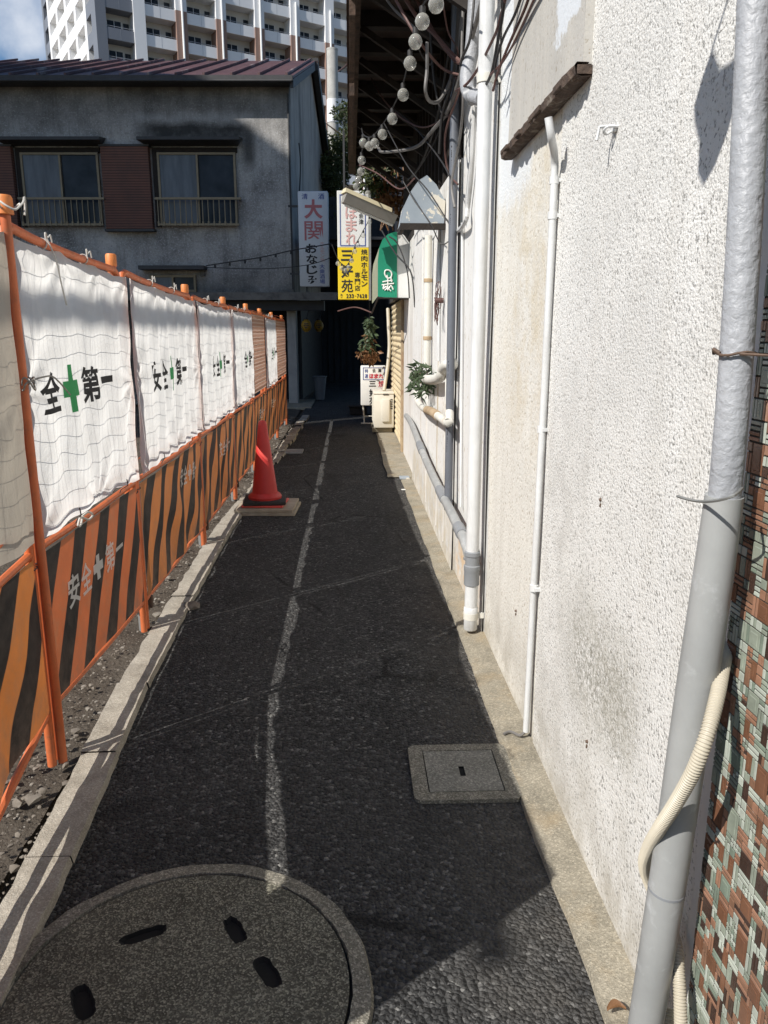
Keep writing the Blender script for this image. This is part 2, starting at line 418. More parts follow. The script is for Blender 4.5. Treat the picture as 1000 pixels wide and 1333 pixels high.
gb = m.math('GREATER_THAN', m.math('FRACT', m.math('MULTIPLY', nz2, 24.0)), 0.72)
nc = m.mix(m.math('MAXIMUM', ga, gb), (0.42, 0.21, 0.14), (0.62, 0.47, 0.38))
m.col(nc).rough(0.8)
m.translucent(nc, 0.4)
MT['net'] = m.m
# cone
MT['cone_red'] = worn('faded_red_plastic', (0.55, 0.035, 0.03), 0.5, 0.15, 8, 0.05, 80, 0.001, dirt=(0.33, 0.05, 0.04), dirt_amt=0.4)
MT['cone_band'] = paint('bright_red_tape', (0.8, 0.1, 0.08), 0.4)  # red of the base plate, also of the painted light streak
MT['rubber'] = worn('black_rubber', (0.03, 0.028, 0.027), 0.8, 0.3, 12, 0.3, 60, 0.003)
MT['plywood'] = worn('weathered_plywood', (0.42, 0.35, 0.26), 0.85, 0.3, 9, 0.3, 50, 0.003, dirt=(0.25, 0.19, 0.14), dirt_amt=0.5)
# pipes
MT['pipe_grey'] = worn('grey_plastic_pipe', (0.335, 0.34, 0.33), 0.4, 0.2, 4, 0.1, 30, 0.003, dirt=(0.50, 0.51, 0.51), dirt_amt=0.42, dscale=9)
m = Mat('thick_grey_brushed_paint')
c = m.ramp(m.noise(12, 5, 0.6), [(0.3, (0.29, 0.298, 0.312)), (0.7, (0.39, 0.398, 0.413))])
m.col(c).rough(0.5)
m.bump(m.noise(70, 3, 0.5, 0.3), 0.5, 0.008)
m.bump(m.noise(22, 3, 0.5, 0.4, vec=m.vmap((1, 1, 0.5))), 0.3, 0.01)
MT['pipe_painted'] = m.m
MT['pipe_white'] = worn('chalky_white_pipe_paint', (0.66, 0.665, 0.655), 0.55, 0.14, 6, 0.3, 35, 0.004, dirt=(0.34, 0.325, 0.30), dirt_amt=0.72, dscale=4, streak=True)
MT['pipe_cream'] = worn('peeling_cream_pipe_paint', (0.68, 0.66, 0.59), 0.6, 0.15, 7, 0.3, 40, 0.003, dirt=(0.35, 0.24, 0.14), dirt_amt=0.4, dscale=6)
MT['conduit'] = worn('slate_conduit', (0.125, 0.135, 0.155), 0.45, 0.15, 6, 0.05, 40, 0.001)
MT['coupling'] = worn('grey_coupling', (0.24, 0.25, 0.26), 0.45, 0.12, 7)
MT['hose'] = worn('beige_corrugated_hose', (0.50, 0.45, 0.35), 0.5, 0.14, 9)
MT['black_mark'] = paint('small_black_print', (0.03, 0.03, 0.035))
# mosaic tiles
def glaze(name, c, var=0.25, rough=0.22):
    m = Mat(name)
    m.col(m.ramp(m.noise(14, 4, 0.7), [(0.3, scaled(c, 1 - var)), (0.7, scaled(c, 1 + var))])).rough(m.math('MULTIPLY_ADD', m.noise(30, 3), 0.25, rough - 0.1))
    m.bump(m.noise(45, 3), 0.2, 0.002)
    return m.m
MT['t_sage'] = glaze('sage_glazed_tile', (0.27, 0.30, 0.24))
MT['t_mint'] = glaze('pale_mint_glazed_tile', (0.42, 0.45, 0.385))
MT['t_brown'] = glaze('russet_glazed_tile', (0.17, 0.08, 0.045))
MT['t_dark'] = glaze('dark_brown_glazed_tile', (0.055, 0.032, 0.024))
MT['t_copper'] = glaze('copper_glazed_tile', (0.31, 0.165, 0.105))
MT['t_olive'] = glaze('grey_green_glazed_tile', (0.19, 0.23, 0.18))
MT['t_rust'] = glaze('dull_rust_glazed_tile', (0.22, 0.12, 0.075))
MT['grout'] = worn('dirty_grout', (0.075, 0.062, 0.05), 0.95, 0.4, 30, 0.6, 120, 0.003)
# signs and shop things
MT['sign_white'] = worn('sign_face_white', (0.78, 0.77, 0.72), 0.45, 0.08, 4, 0.0, dirt=(0.55, 0.5, 0.4), dirt_amt=0.3)
MT['sign_grey'] = worn('lightbox_face', (0.66, 0.665, 0.66), 0.4, 0.1, 3, 0.0)
MT['sign_yellow'] = worn('sign_face_yellow', (0.82, 0.59, 0.02), 0.45, 0.06, 4, 0.0)
MT['p_red'] = paint('faded_red_letters', (0.55, 0.17, 0.17))
MT['p_pink'] = paint('bleached_red_letters', (0.68, 0.42, 0.38))
MT['p_crimson'] = paint('crimson_letters', (0.55, 0.02, 0.05))
MT['p_blue'] = paint('blue_letters', (0.06, 0.10, 0.33))
MT['p_black'] = paint('black_letters', (0.02, 0.02, 0.022))
MT['green_cloth'] = worn('green_awning_sheet', (0.008, 0.24, 0.135), 0.5, 0.15, 5, 0.1, 15, 0.004)
MT['white_cloth'] = worn('white_awning_sheet', (0.72, 0.72, 0.69), 0.6, 0.1, 5, 0.15, 15, 0.004, dirt=(0.45, 0.42, 0.36), dirt_amt=0.3, streak=True)
MT['olive_cloth'] = worn('faded_olive_valance', (0.35, 0.36, 0.25), 0.7, 0.2, 5)
m = Mat('peeling_blue_grey_paint')
c = m.ramp(m.noise(4, 5), [(0.3, (0.26, 0.30, 0.335)), (0.7, (0.33, 0.37, 0.40))])
c = m.mix(m.ramp(m.noise(6.5, 7, 0.62, 0.4), [(0.56, 0.0), (0.575, 1.0)]), c, (0.62, 0.58, 0.49))
m.col(c).rough(0.6); m.bump(m.noise(6.5, 7, 0.62, 0.4), 0.3, 0.01)
MT['peeling'] = m.m
MT['lamp_cream'] = worn('yellowed_lamp_housing', (0.70, 0.62, 0.42), 0.5, 0.15, 5, dirt=(0.4, 0.3, 0.18), dirt_amt=0.4)
MT['lamp_under'] = worn('dusty_lamp_trough', (0.32, 0.30, 0.26), 0.5, 0.2, 5)
MT['ac'] = worn('ivory_enamel', (0.70, 0.665, 0.57), 0.5, 0.08, 5, dirt=(0.45, 0.38, 0.28), dirt_amt=0.35)
MT['ac_dark'] = worn('shadow_vent', (0.06, 0.055, 0.05), 0.7)
m = Mat('ribbed_cream_shutter')
c = m.ramp(m.noise(3, 6), [(0.3, (0.58, 0.47, 0.29)), (0.7, (0.70, 0.59, 0.39))])
c = m.mix(m.ramp(m.noise(5, 7, 0.7, vec=m.vmap((1, 1, 0.1))), [(0.55, 0.0), (0.8, 0.6)]), c, (0.3, 0.22, 0.13))
m.col(c).rough(0.55)
MT['shutter'] = m.m
MT['rust_post'] = worn('rusty_cream_post', (0.45, 0.34, 0.21), 0.8, 0.4, 6, 0.4, 40, 0.004, dirt=(0.22, 0.1, 0.045), dirt_amt=0.7)
m = Mat('clear_bulb_glass')
m.col((0.55, 0.54, 0.49)).rough(0.05)
m.spec(0.8)
tb = m.t.nodes.new('ShaderNodeBsdfTransparent'); mx = m.t.nodes.new('ShaderNodeMixShader'); lw = m.t.nodes.new('ShaderNodeLayerWeight')
lw.inputs[0].default_value = 0.35
m.link(m.ramp(lw.outputs['Facing'], [(0.0, 0.28), (0.55, 0.5), (0.95, 0.92)]), mx.inputs[0]); m.link(tb.outputs[0], mx.inputs[1]); m.link(m.b.outputs[0], mx.inputs[2]); m.link(mx.outputs[0], m.out.inputs['Surface'])
MT['bulb'] = m.m
MT['cable'] = worn('black_cable', (0.03, 0.028, 0.027), 0.6, 0.3, 15)
MT['cable_grey'] = worn('grey_cable', (0.16, 0.15, 0.14), 0.6, 0.3, 15)
MT['cable_brown'] = worn('brown_cable', (0.12, 0.06, 0.05), 0.6, 0.3, 15)
MT['lantern'] = worn('dull_yellow_lantern', (0.34, 0.19, 0.015), 0.6, 0.15, 6)
MT['bucket'] = worn('dingy_bucket', (0.16, 0.165, 0.175), 0.6, 0.2, 6)
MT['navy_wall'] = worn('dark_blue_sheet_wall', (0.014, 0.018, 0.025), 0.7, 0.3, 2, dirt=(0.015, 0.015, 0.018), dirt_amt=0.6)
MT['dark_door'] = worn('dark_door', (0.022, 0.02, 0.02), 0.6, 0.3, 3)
def leafmat(name, a, b, sc=1.2):
    m = Mat(name)
    c = m.ramp(m.noise(sc, 4, 0.6), [(0.3, a), (0.7, b)])
    m.col(c).rough(0.55); m.translucent(c, 0.3); return m.m
MT['leaf'] = leafmat('evergreen_leaf', (0.03, 0.05, 0.014), (0.11, 0.125, 0.038))
MT['leaf_plant'] = leafmat('grey_green_leaf', (0.04, 0.075, 0.03), (0.12, 0.16, 0.085), 14)
MT['leaf_dry'] = leafmat('dry_brown_leaf', (0.16, 0.075, 0.03), (0.36, 0.19, 0.09), 12)
MT['bark'] = worn('bark', (0.07, 0.05, 0.035), 0.95, 0.4, 9, 0.6, 30, 0.01)
# tower
def facade(name, c, var=0.06): return worn(name, c, 0.7, var, 0.3, 0.0)
MT['tw_white'] = facade('white_tower_panel', (0.80, 0.80, 0.80))
MT['tw_wall'] = facade('pale_recess_wall', (0.60, 0.58, 0.545))
MT['tw_grey'] = facade('slate_tower_panel', (0.17, 0.185, 0.215))
MT['tw_brick'] = facade('terracotta_tower_panel', (0.30, 0.19, 0.15))
MT['tw_pipe'] = facade('white_drain', (0.86, 0.86, 0.84))
MT['tw_rail'] = facade('rail_grey', (0.35, 0.36, 0.38))

# ------------------------------------------------------------------ mesh building
class MB:
    swing = 0.0     # first panel's unseen near end, bent inwards so its shadow and light strip fit
    def __init__(s): s.v = []; s.f = []; s.mi = []
    def add(s, verts, faces, mi=0):
        o = len(s.v)
        s.v += [tuple(p) for p in verts]
        s.f += [tuple(i + o for i in f) for f in faces]
        s.mi += [mi] * len(faces)
        return s
    def box(s, a, b, mi=0, M=None, bev=0.0):
        x0, y0, z0 = a; x1, y1, z1 = b
        if bev:
            return s.bevbox(a, b, bev, mi, M)
        P = [Vector(p) for p in ((x0, y0, z0), (x1, y0, z0), (x1, y1, z0), (x0, y1, z0), (x0, y0, z1), (x1, y0, z1), (x1, y1, z1), (x0, y1, z1))]
        if M: P = [M @ p for p in P]
        return s.add(P, [(0, 3, 2, 1), (4, 5, 6, 7), (0, 1, 5, 4), (1, 2, 6, 5), (2, 3, 7, 6), (3, 0, 4, 7)], mi)
    def bevbox(s, a, b, r, mi=0, M=None):
        bm = bmesh.new()
        bmesh.ops.create_cube(bm, size=1)
        for v in bm.verts:
            v.co = Vector((a[i] + (v.co[i] + 0.5) * (b[i] - a[i]) for i in range(3)))
        bmesh.ops.bevel(bm, geom=bm.edges[:], offset=r, segments=2, affect='EDGES', profile=0.5)
        return s.bm(bm, mi, M)
    def bm(s, bm, mi=0, M=None):
        bm.verts.index_update()
        P = [(M @ v.co if M else v.co.copy()) for v in bm.verts]
        F = [tuple(v.index for v in f.verts) for f in bm.faces]
        bm.free()
        return s.add(P, F, mi)
    def tube(s, path, r, n=8, mi=0, cap=True, rfun=None):
        path = [Vector(p) for p in path]
        rings = []
        up = None
        for i, p in enumerate(path):
            t = (path[min(i + 1, len(path) - 1)] - path[max(i - 1, 0)]).normalized()
            if up is None:
                up = Vector((0, 0, 1)) if abs(t.z) < 0.9 else Vector((1, 0, 0))
            a = t.cross(up)
            if a.length < 1e-4: a = t.cross(Vector((0, 1, 0.3)))
            a.normalize(); b = a.cross(t).normalized(); up = b
            rr = rfun(i) if rfun else (r[i] if isinstance(r, (list, tuple)) else r)
            rings.append([p + (a * math.cos(k * 2 * math.pi / n) + b * math.sin(k * 2 * math.pi / n)) * rr for k in range(n)])
        V = [q for rg in rings for q in rg]
        F = []
        for i in range(len(rings) - 1):
            for k in range(n):
                F.append((i * n + k, (i + 1) * n + k, (i + 1) * n + (k + 1) % n, i * n + (k + 1) % n))
        if cap:
            F.append(tuple(range(n))); F.append(tuple(reversed(range((len(rings) - 1) * n, len(rings) * n))))
        return s.add(V, F, mi)
    def lathe(s, prof, center=(0, 0, 0), n=28, mi=0, M=None):
        cx, cy, cz = center
        V, F = [], []
        for r, z in prof:
            for k in range(n):
                a = 2 * math.pi * k / n
                p = Vector((cx + r * math.cos(a), cy + r * math.sin(a), cz + z))
                V.append(M @ p if M else p)
        for i in range(len(prof) - 1):
            for k in range(n):
                F.append((i * n + k, i * n + (k + 1) % n, (i + 1) * n + (k + 1) % n, (i + 1) * n + k))
        return s.add(V, F, mi)
    def prism(s, poly, d, mi=0):
        """planar 3-D outline pushed along vector d"""
        P = [Vector(p) for p in poly]; d = Vector(d); n = len(P)
        F = [tuple(range(n)), tuple(reversed(range(n, 2 * n)))]
        F += [(i, i + n, (i + 1) % n + n, (i + 1) % n) for i in range(n)]
        return s.add(P + [p + d for p in P], F, mi)
    def grid(s, fn, nu, nv, mi=0):
        V = [fn(i / nu, j / nv) for j in range(nv + 1) for i in range(nu + 1)]
        F = [(j * (nu + 1) + i, j * (nu + 1) + i + 1, (j + 1) * (nu + 1) + i + 1, (j + 1) * (nu + 1) + i) for j in range(nv) for i in range(nu)]
        return s.add(V, F, mi)
    def build(s, name, mats, parent=None, local=False, smooth=False, fix=True, base=None):
        if not isinstance(mats, (list, tuple)): mats = [mats]
        V = [Vector(p) for p in s.v]
        if MB.swing: V = [p + Vector((max(0, 2.3 - p.y) * MB.swing, 0, 0)) for p in V]
        me = bpy.data.meshes.new(name)
        o = bpy.data.objects.new(name, me)
        if parent is not None:
            o.parent = parent
            if not local:
                M = wmat(parent).inverted()
                V = [M @ p for p in V]
        else:
            lo = [min(p[i] for p in V) for i in range(3)]; hi = [max(p[i] for p in V) for i in range(3)]
            b = Vector(base) if base is not None else Vector(((lo[0] + hi[0]) / 2, (lo[1] + hi[1]) / 2, lo[2]))
            V = [p - b for p in V]
            o.location = b
        me.from_pydata([tuple(p) for p in V], [], s.f)
        for mt in mats: me.materials.append(mt)
        me.polygons.foreach_set('material_index', s.mi)
        if smooth:
            me.polygons.foreach_set('use_smooth', [True] * len(s.f))
        me.update()
        if fix:
            bm = bmesh.new(); bm.from_mesh(me)
            bmesh.ops.recalc_face_normals(bm, faces=bm.faces[:])
            bm.to_mesh(me); bm.free()
        if smooth:
            me.set_sharp_from_angle(angle=R(40))
        COL.objects.link(o)
        return o

def wmat(o):
    M = Matrix.Translation(o.location) @ Matrix.Rotation(o.rotation_euler.z, 4, 'Z')
    return wmat(o.parent) @ M if o.parent else M
def tag(o, label=None, cat=None, group=None, kind=None):
    if label: o['label'] = label
    if cat: o['category'] = cat
    if group: o['group'] = group
    if kind: o['kind'] = kind
    return o
def thing(name, label, cat, loc, rz=0.0, group=None):
    o = bpy.data.objects.new(name, None)
    o.empty_display_size = 0.2
    o.location = loc; o.rotation_euler = (0, 0, rz)
    COL.objects.link(o)
    return tag(o, label, cat, group)

def smooth_path(pts, k=8):
    P = [Vector(p) for p in pts]; out = []
    for i in range(len(P) - 1):
        p0 = P[max(i - 1, 0)]; p1 = P[i]; p2 = P[i + 1]; p3 = P[min(i + 2, len(P) - 1)]
        for j in range(k):
            t = j / k
            out.append(0.5 * ((2 * p1) + (-p0 + p2) * t + (2 * p0 - 5 * p1 + 4 * p2 - p3) * t * t + (-p0 + 3 * p1 - 3 * p2 + p3) * t ** 3))
    out.append(P[-1])
    return out

_glyphs = {}
def glyph(ch, bold):
    k = (ch, bold)
    if k not in _glyphs:
        c = bpy.data.curves.new('g', 'FONT'); c.body = ch; c.offset = bold; c.resolution_u = 5
        o = bpy.data.objects.new('g', c); COL.objects.link(o)
        dg = bpy.context.evaluated_depsgraph_get()
        me = o.evaluated_get(dg).to_mesh()
        bm = bmesh.new(); bm.from_mesh(me)
        bmesh.ops.triangulate(bm, faces=bm.faces[:])
        V = [(v.co.x, v.co.y) for v in bm.verts]; F = [tuple(v.index for v in f.verts) for f in bm.faces]
        bm.free(); o.evaluated_get(dg).to_mesh_clear()
        bpy.data.objects.remove(o); bpy.data.curves.remove(c)
        xs = [p[0] for p in V]; ys = [p[1] for p in V]
        _glyphs[k] = (V, F, min(xs), max(xs), min(ys), max(ys))
    return _glyphs[k]
def letters(mb, ch, a0, b0, a1, b1, fn, mi=0, bold=0.015, subdiv=0):
    if ch in '関焼店専酒衆場清選特会肉苑門': bold = min(bold, 0.008)
    """fit one character into the box (a0,b0)-(a1,b1) of a surface; fn(a,b) gives the 3-D point"""
    V, F, x0, x1, y0, y1 = glyph(ch, bold)
    P = [(a0 + (x - x0) / max(x1 - x0, 1e-6) * (a1 - a0), b0 + (y - y0) / max(y1 - y0, 1e-6) * (b1 - b0)) for x, y in V]
    if subdiv:
        bm = bmesh.new()
        vs = [bm.verts.new((p[0], p[1], 0)) for p in P]
        for f in F:
            try: bm.faces.new([vs[i] for i in f])
            except ValueError: pass
        for _ in range(5):
            long_e = [e for e in bm.edges if e.calc_length() > subdiv]
            if not long_e: break
            bmesh.ops.subdivide_edges(bm, edges=long_e, cuts=1)
            bmesh.ops.triangulate(bm, faces=bm.faces[:])
        bm.verts.index_update()
        P = [(v.co.x, v.co.y) for v in bm.verts]; F = [tuple(v.index for v in f.verts) for f in bm.faces]
        bm.free()
    mb.add([fn(a, b) for a, b in P], F, mi)
def rect(mb, a0, b0, a1, b1, fn, mi=0, n=1):
    mb.grid(lambda i, j: fn(a0 + (a1 - a0) * i, b0 + (b1 - b0) * j), n, n, mi)

def nz(x, y=0, z=0): return noise.noise(Vector((x, y, z)))

# ================================================================== GROUND
mb = MB()
mb.grid(lambda i, j: (-60 + 160 * i, -30 + 200 * j, -0.06), 4, 4)
tag(mb.build('ground', MT['earth']), kind='structure')
mb = MB()
def road_pt(i, j):
    x = -0.98 + 1.72 * i; y = -2.5 + 34 * j
    return (x, y, 0.006 * nz(x * 1.7, y * 0.7) + 0.004 * (1 - abs(i - 0.5)))
mb.grid(road_pt, 14, 110)
tag(mb.build('alley_road', MT['asphalt'], smooth=True), kind='structure')
mb = MB()
def lot_pt(i, j):
    x = -9 + 7.93 * i; y = -2.5 + 19.2 * j
    e = min(1, (1 - i) * 12)
    return (x, y, -0.02 + 0.03 * e + 0.03 * nz(x * 3.1, y * 3.1) * e + 0.015 * nz(x * 11, y * 11))
mb.grid(lot_pt, 150, 260)
tag(mb.build('dirt_lot', MT['earth'], smooth=True), kind='structure')
# stones lying in the strip between fence and kerb
mb = MB()
ico = bmesh.new(); bmesh.ops.create_icosphere(ico, subdivisions=1, radius=1)
IV = [v.co.copy() for v in ico.verts]; IF = [tuple(v.index for v in f.verts) for f in ico.faces]; ico.free()
def stone(mb, p, r, seed):
    rz = Matrix.Rotation(random.random() * 6.28, 3, 'Z')
    s = Vector((r * random.uniform(0.7, 1.4), r * random.uniform(0.7, 1.2), r * random.uniform(0.45, 0.8)))
    V = []
    for q in IV:
        k = 1 + 0.35 * nz(q.x * 1.7 + seed, q.y * 1.7, q.z * 1.7)
        V.append(Vector(p) + rz @ Vector((q.x * s.x * k, q.y * s.y * k, q.z * s.z * k)))
    mb.add(V, IF)
for k in range(4200):
    y = 1.6 + 13.2 * random.random() ** 1.7
    x = -1.08 - abs(random.gauss(0, 0.35))
    if random.random() < 0.12: x = -1.05 + random.random() * 0.05
    r = min(0.02, 0.0025 + random.expovariate(1 / 0.0032))
    stone(mb, (x, y, 0.006 + r * 0.25), r, k * 3.7)
for (u, v, r) in [(250, 788, 0.05), (205, 800, 0.03), (45, 1040, 0.028), (300, 640, 0.05), (328, 600, 0.05), (318, 618, 0.04)]:
    d = ray(u, v); p = Vector((0, 0, EYE)) + d * ((0.02 - EYE) / d.z)
    stone(mb, p, r, u)
tag(mb.build('loose_gravel', MT['pebble'], smooth=True), kind='stuff')
# left kerb: blocks with worn edges following the strip
def kerb_in(y):
    pts = [(0.3, -0.82), (1.98, -0.866), (3.4, -0.95), (6.2, -1.0), (7.5, -0.95), (10, -0.92), (14.6, -0.80)]
    for (a, xa), (b, xb) in zip(pts, pts[1:]):
        if y <= b: return xa + (xb - xa) * (y - a) / (b - a)
    return pts[-1][1]
mb = MB()
y = 0.3; k = 0
while y < 14.5:
    ln = 0.6 if y < 6.3 else random.uniform(0.3, 0.6)
    sh = random.uniform(-0.004, 0.004); h = 0.03 + random.uniform(-0.004, 0.004)
    if y > 7.2: sh = random.uniform(-0.03, 0.03); h += random.uniform(-0.008, 0.012)
    n = 10
    def kp(i, j, y=y, ln=ln, sh=sh, h=h):
        yy = y + 0.0006 + (ln - 0.0012) * j
        a = i * 3.0
        xin = kerb_in(yy) + sh + 0.008 * nz(yy * 9, k); w = 0.135 + 0.012 * nz(yy * 7, 5 + k)
        xs = [xin + 0.012, xin - 0.004, xin - w, xin - w - 0.006]; zs = [-0.03, h, h, -0.03]
        q = int(round(a))
        return (xs[q], yy, zs[q] + (0.006 * nz(yy * 14, q * 3) if q in (1, 2) else 0))
    mb.grid(kp, 3, n)
    y += ln; k += 1
tag(mb.build('kerb', MT['kerb'], fix=False), kind='structure')
# right concrete edging along the foot of the wall
mb = MB()
def edge_pt(i, j):
    y = 0.4 + 8.0 * j
    x_in = 0.585 - 0.006 * (y - 1.6) + 0.012 * nz(y * 2.1) + 0.004 * nz(y * 12)
    xs = [x_in - 0.004, x_in + 0.004, 0.66, 0.73]
    q = int(round(i * 3))
    return (xs[q], y, [-0.01, 0.016, 0.022, 0.03][q] + 0.004 * nz(y * 5, q))
mb.grid(edge_pt, 3, 120)
tag(mb.build('concrete_edging', MT['edging']), kind='structure')
# shop forecourt slab
mb = MB()
mb.grid(lambda i, j: (0.40 + 0.36 * i + 0.02 * nz(j * 9), 8.45 + 5.6 * j, 0.016 + 0.004 * nz(i * 4, j * 9)), 4, 20)
tag(mb.build('forecourt_slab', MT['edging']), kind='structure')
# narrow house doorstep slab
mb = MB()
mb.box((-3.2, 16.6, -0.04), (-0.85, 18.6, 0.03), bev=0.01)
tag(mb.build('doorstep_slab', MT['edging']), kind='structure')

# ================================================================== COVERS IN THE ROAD
def slotted_disc(mb, cx, cy, z, r, slots, depth, mi_top=0, mi_hole=1):
    """disc with sunken oval hand holes, cut by boolean-free ring fill"""
    bm = bmesh.new()
    def loop(pts):
        vs = [bm.verts.new((p[0], p[1], z)) for p in pts]
        return vs, [bm.edges.new((vs[i], vs[(i + 1) % len(vs)])) for i in range(len(vs))]
    _, E = loop([(cx + r * math.cos(a * 2 * math.pi / 72), cy + r * math.sin(a * 2 * math.pi / 72)) for a in range(72)])
    edges = E[:]; rims = []
    for (sx, sy, la, lb, ang) in slots:
        pts = []
        for a in range(34):
            t = a * 2 * math.pi / 34
            ex = la * math.copysign(abs(math.cos(t)) ** 0.75, math.cos(t)); ey = lb * math.copysign(abs(math.sin(t)) ** 0.6, math.sin(t))
            k = 1 + 0.16 * nz(math.cos(t) * 3 + sx * 9, math.sin(t) * 3) + 0.06 * nz(t * 5, sx * 20)
            pts.append((sx + (ex * math.cos(ang) - ey * math.sin(ang)) * k, sy + (ex * math.sin(ang) + ey * math.cos(ang)) * k))
        vs, e2 = loop(pts); edges += e2; rims.append(pts)
    bmesh.ops.triangle_fill(bm, edges=edges, use_beauty=True)
    mb.bm(bm, mi_top)
    for pts in rims:
        n = len(pts)
        mx = sum(p[0] for p in pts) / n; my = sum(p[1] for p in pts) / n
        V = [(p[0], p[1], z) for p in pts] + [(mx + (p[0] - mx) * 0.8, my + (p[1] - my) * 0.8, z - depth) for p in pts]
        mb.add(V, [(i, (i + 1) % n, n + (i + 1) % n, n + i) for i in range(n)], mi_hole)
        mb.add(V[n:], [tuple(range(n))], mi_hole)
MX, MY, MR = -0.435, 1.59, 0.47
t = thing('manhole_cover', 'large round concrete manhole cover with four oval hand holes in the shade', 'manhole cover', (MX, MY, 0))
mb = MB()
def ring_pt(i, j):
    a = i * 2 * math.pi
    wob = 1 + 0.012 * nz(math.cos(a) * 4, math.sin(a) * 4) + 0.006 * nz(math.cos(a) * 17, math.sin(a) * 17)
    rs = [MR * wob + 0.01, MR * wob, 0.425 + 0.007 * nz(math.cos(a) * 9, math.sin(a) * 9, 4), 0.420]; zs = [-0.002, 0.017, 0.022, -0.03]
    q = int(round(j * 3))
    return (MX + rs[q] * math.cos(a), MY + rs[q] * math.sin(a), zs[q] + (0.003 * nz(a * 6, q) if 0 < q < 3 else 0))
mb.grid(ring_pt, 96, 3)
mb.build('ring', MT['lid_ring'], t)
mb = MB()
def gpt(u, v):
    d = ray(u, v); return Vector((0, 0, EYE)) + d * ((0.019 - EYE) / d.z)
slots = []
for (u, v, la, lb, ang) in [(187, 1217, 0.062, 0.021, 0.40), (306, 1210, 0.052, 0.022, -1.05), (348, 1265, 0.055, 0.023, -1.0), (108, 1304, 0.056, 0.025, -1.05)]:
    p = gpt(u, v); slots.append((p.x, p.y, la, lb, ang))
slotted_disc(mb, MX, MY, 0.019, 0.417, slots, 0.011)
mb.lathe([(0.417, 0.0), (0.417, -0.05)], (MX, MY, 0.019), 72)
mb.build('lid', [MT['lid'], MT['soot']], t, fix=False)
mb = MB(); mb.lathe([(0.424, 0), (0.0001, 0)], (MX, MY, 0.0075), 48)
mb.build('seat_bed', MT['soot'], t)

t = thing('handhole_cover', 'square concrete hatch cover with a small slot beside the right hand wall edging', 'hatch cover', (0.396, 2.54, 0))
mb = MB()
x0, x1, y0, y1 = 0.208, 0.588, 2.357, 2.725
def frame_rect(mb, o, i_, z, zin):
    (a, b, c, d), (e, f, g, h) = o, i_
    def rr(a, b, c, d, r):
        out = []
        for cx, cy, s in ((c - r, d - r, 0), (a + r, d - r, 1), (a + r, b + r, 2), (c - r, b + r, 3)):
            for k in range(5):
                an = (s + k / 4) * math.pi / 2
                out.append((cx + r * math.cos(an), cy + r * math.sin(an)))
        return out
    A = rr(a, b, c, d, 0.03); B = rr(e, f, g, h, 0.004); n = len(A)
    V = [(p[0], p[1], -0.01) for p in A] + [(p[0], p[1], z) for p in A] + [(p[0], p[1], z) for p in B] + [(p[0], p[1], zin) for p in B]
    mb.add(V, [(q * n + i, q * n + (i + 1) % n, (q + 1) * n + (i + 1) % n, (q + 1) * n + i) for q in range(3) for i in range(n)])
frame_rect(mb, (x0, y0, x1, y1), (0.262, 2.405, 0.535, 2.682), 0.017, -0.03)
mb.build('frame', MT['lid_ring'], t)
mb = MB()
bm = bmesh.new()
def lp(pts):
    vs = [bm.verts.new((p[0], p[1], 0.016)) for p in pts]
    return [bm.edges.new((vs[i], vs[(i + 1) % len(vs)])) for i in range(len(vs))]
slot = [(0.388, 2.505), (0.408, 2.505), (0.408, 2.568), (0.388, 2.568)]
E = lp([(0.266, 2.409), (0.531, 2.409), (0.531, 2.678), (0.266, 2.678)]) + lp(slot)
bmesh.ops.triangle_fill(bm, edges=E, use_beauty=True)
mb.bm(bm)
mb.add([(*p, 0.016) for p in slot] + [(*p, -0.04) for p in slot], [(0, 1, 5, 4), (1, 2, 6, 5), (2, 3, 7, 6), (3, 0, 4, 7), (4, 5, 6, 7)], 1)
mb.add([(0.26, 2.40, 0.0088), (0.54, 2.40, 0.0088), (0.54, 2.69, 0.0088), (0.26, 2.69, 0.0088)], [(0, 1, 2, 3)], 1)
mb.build('lid', [MT['box_lid'], MT['soot']], t, fix=False)
# small far drain cover by the cone
mb = MB(); mb.box((-0.93, 10.3, -0.01), (-0.66, 10.6, 0.022), bev=0.006)
tag(mb.build('drain_cover', MT['galv']), 'small square drain cover at the kerb edge behind the red cone', 'drain cover')

# ================================================================== FENCE ALONG THE LEFT
FX = -1.13
posts = [0.80, 2.66, 3.98, 5.70, 7.36, 8.95, 10.30, 11.80, 13.55]
tops = [1.76, 1.965, 1.915, 1.87, 1.855, 1.85, 1.835, 1.825, 1.815]
lab_fence = ['orange barrier panel with striped board under the greyish beige sheet, nearest the camera',
    'orange barrier panel whose flat striped board has clear white lettering, second from the camera',
    'orange barrier panel with wavy stripes and low white lettering, third from the camera',
    'orange barrier panel with dim rippled stripes and pale print, left of the red cone',
    'narrow looking orange striped barrier panel behind the cone tip, before the mesh panel',
    'orange barrier panel with bare orange wire mesh and no sheet, between two sheeted panels',
    'second to last orange barrier panel, under the last small white sheet',
    'last orange barrier panel with bare mesh at the far end of the fence']
lab_sheet = ['greyish beige tarpaulin sheet tied to the fence panel nearest the camera',
    'largest white tarpaulin with black lettering and green cross and a wide shadow band',
    'white tarpaulin with dark vertical folds and squeezed lettering, third along the fence',
    'white tarpaulin with small lettering beside a rope knot, fourth along the fence',
    'white tarpaulin with partly folded lettering just before the bare mesh panel',
    None, 'small last white tarpaulin between two bare mesh panels', None]
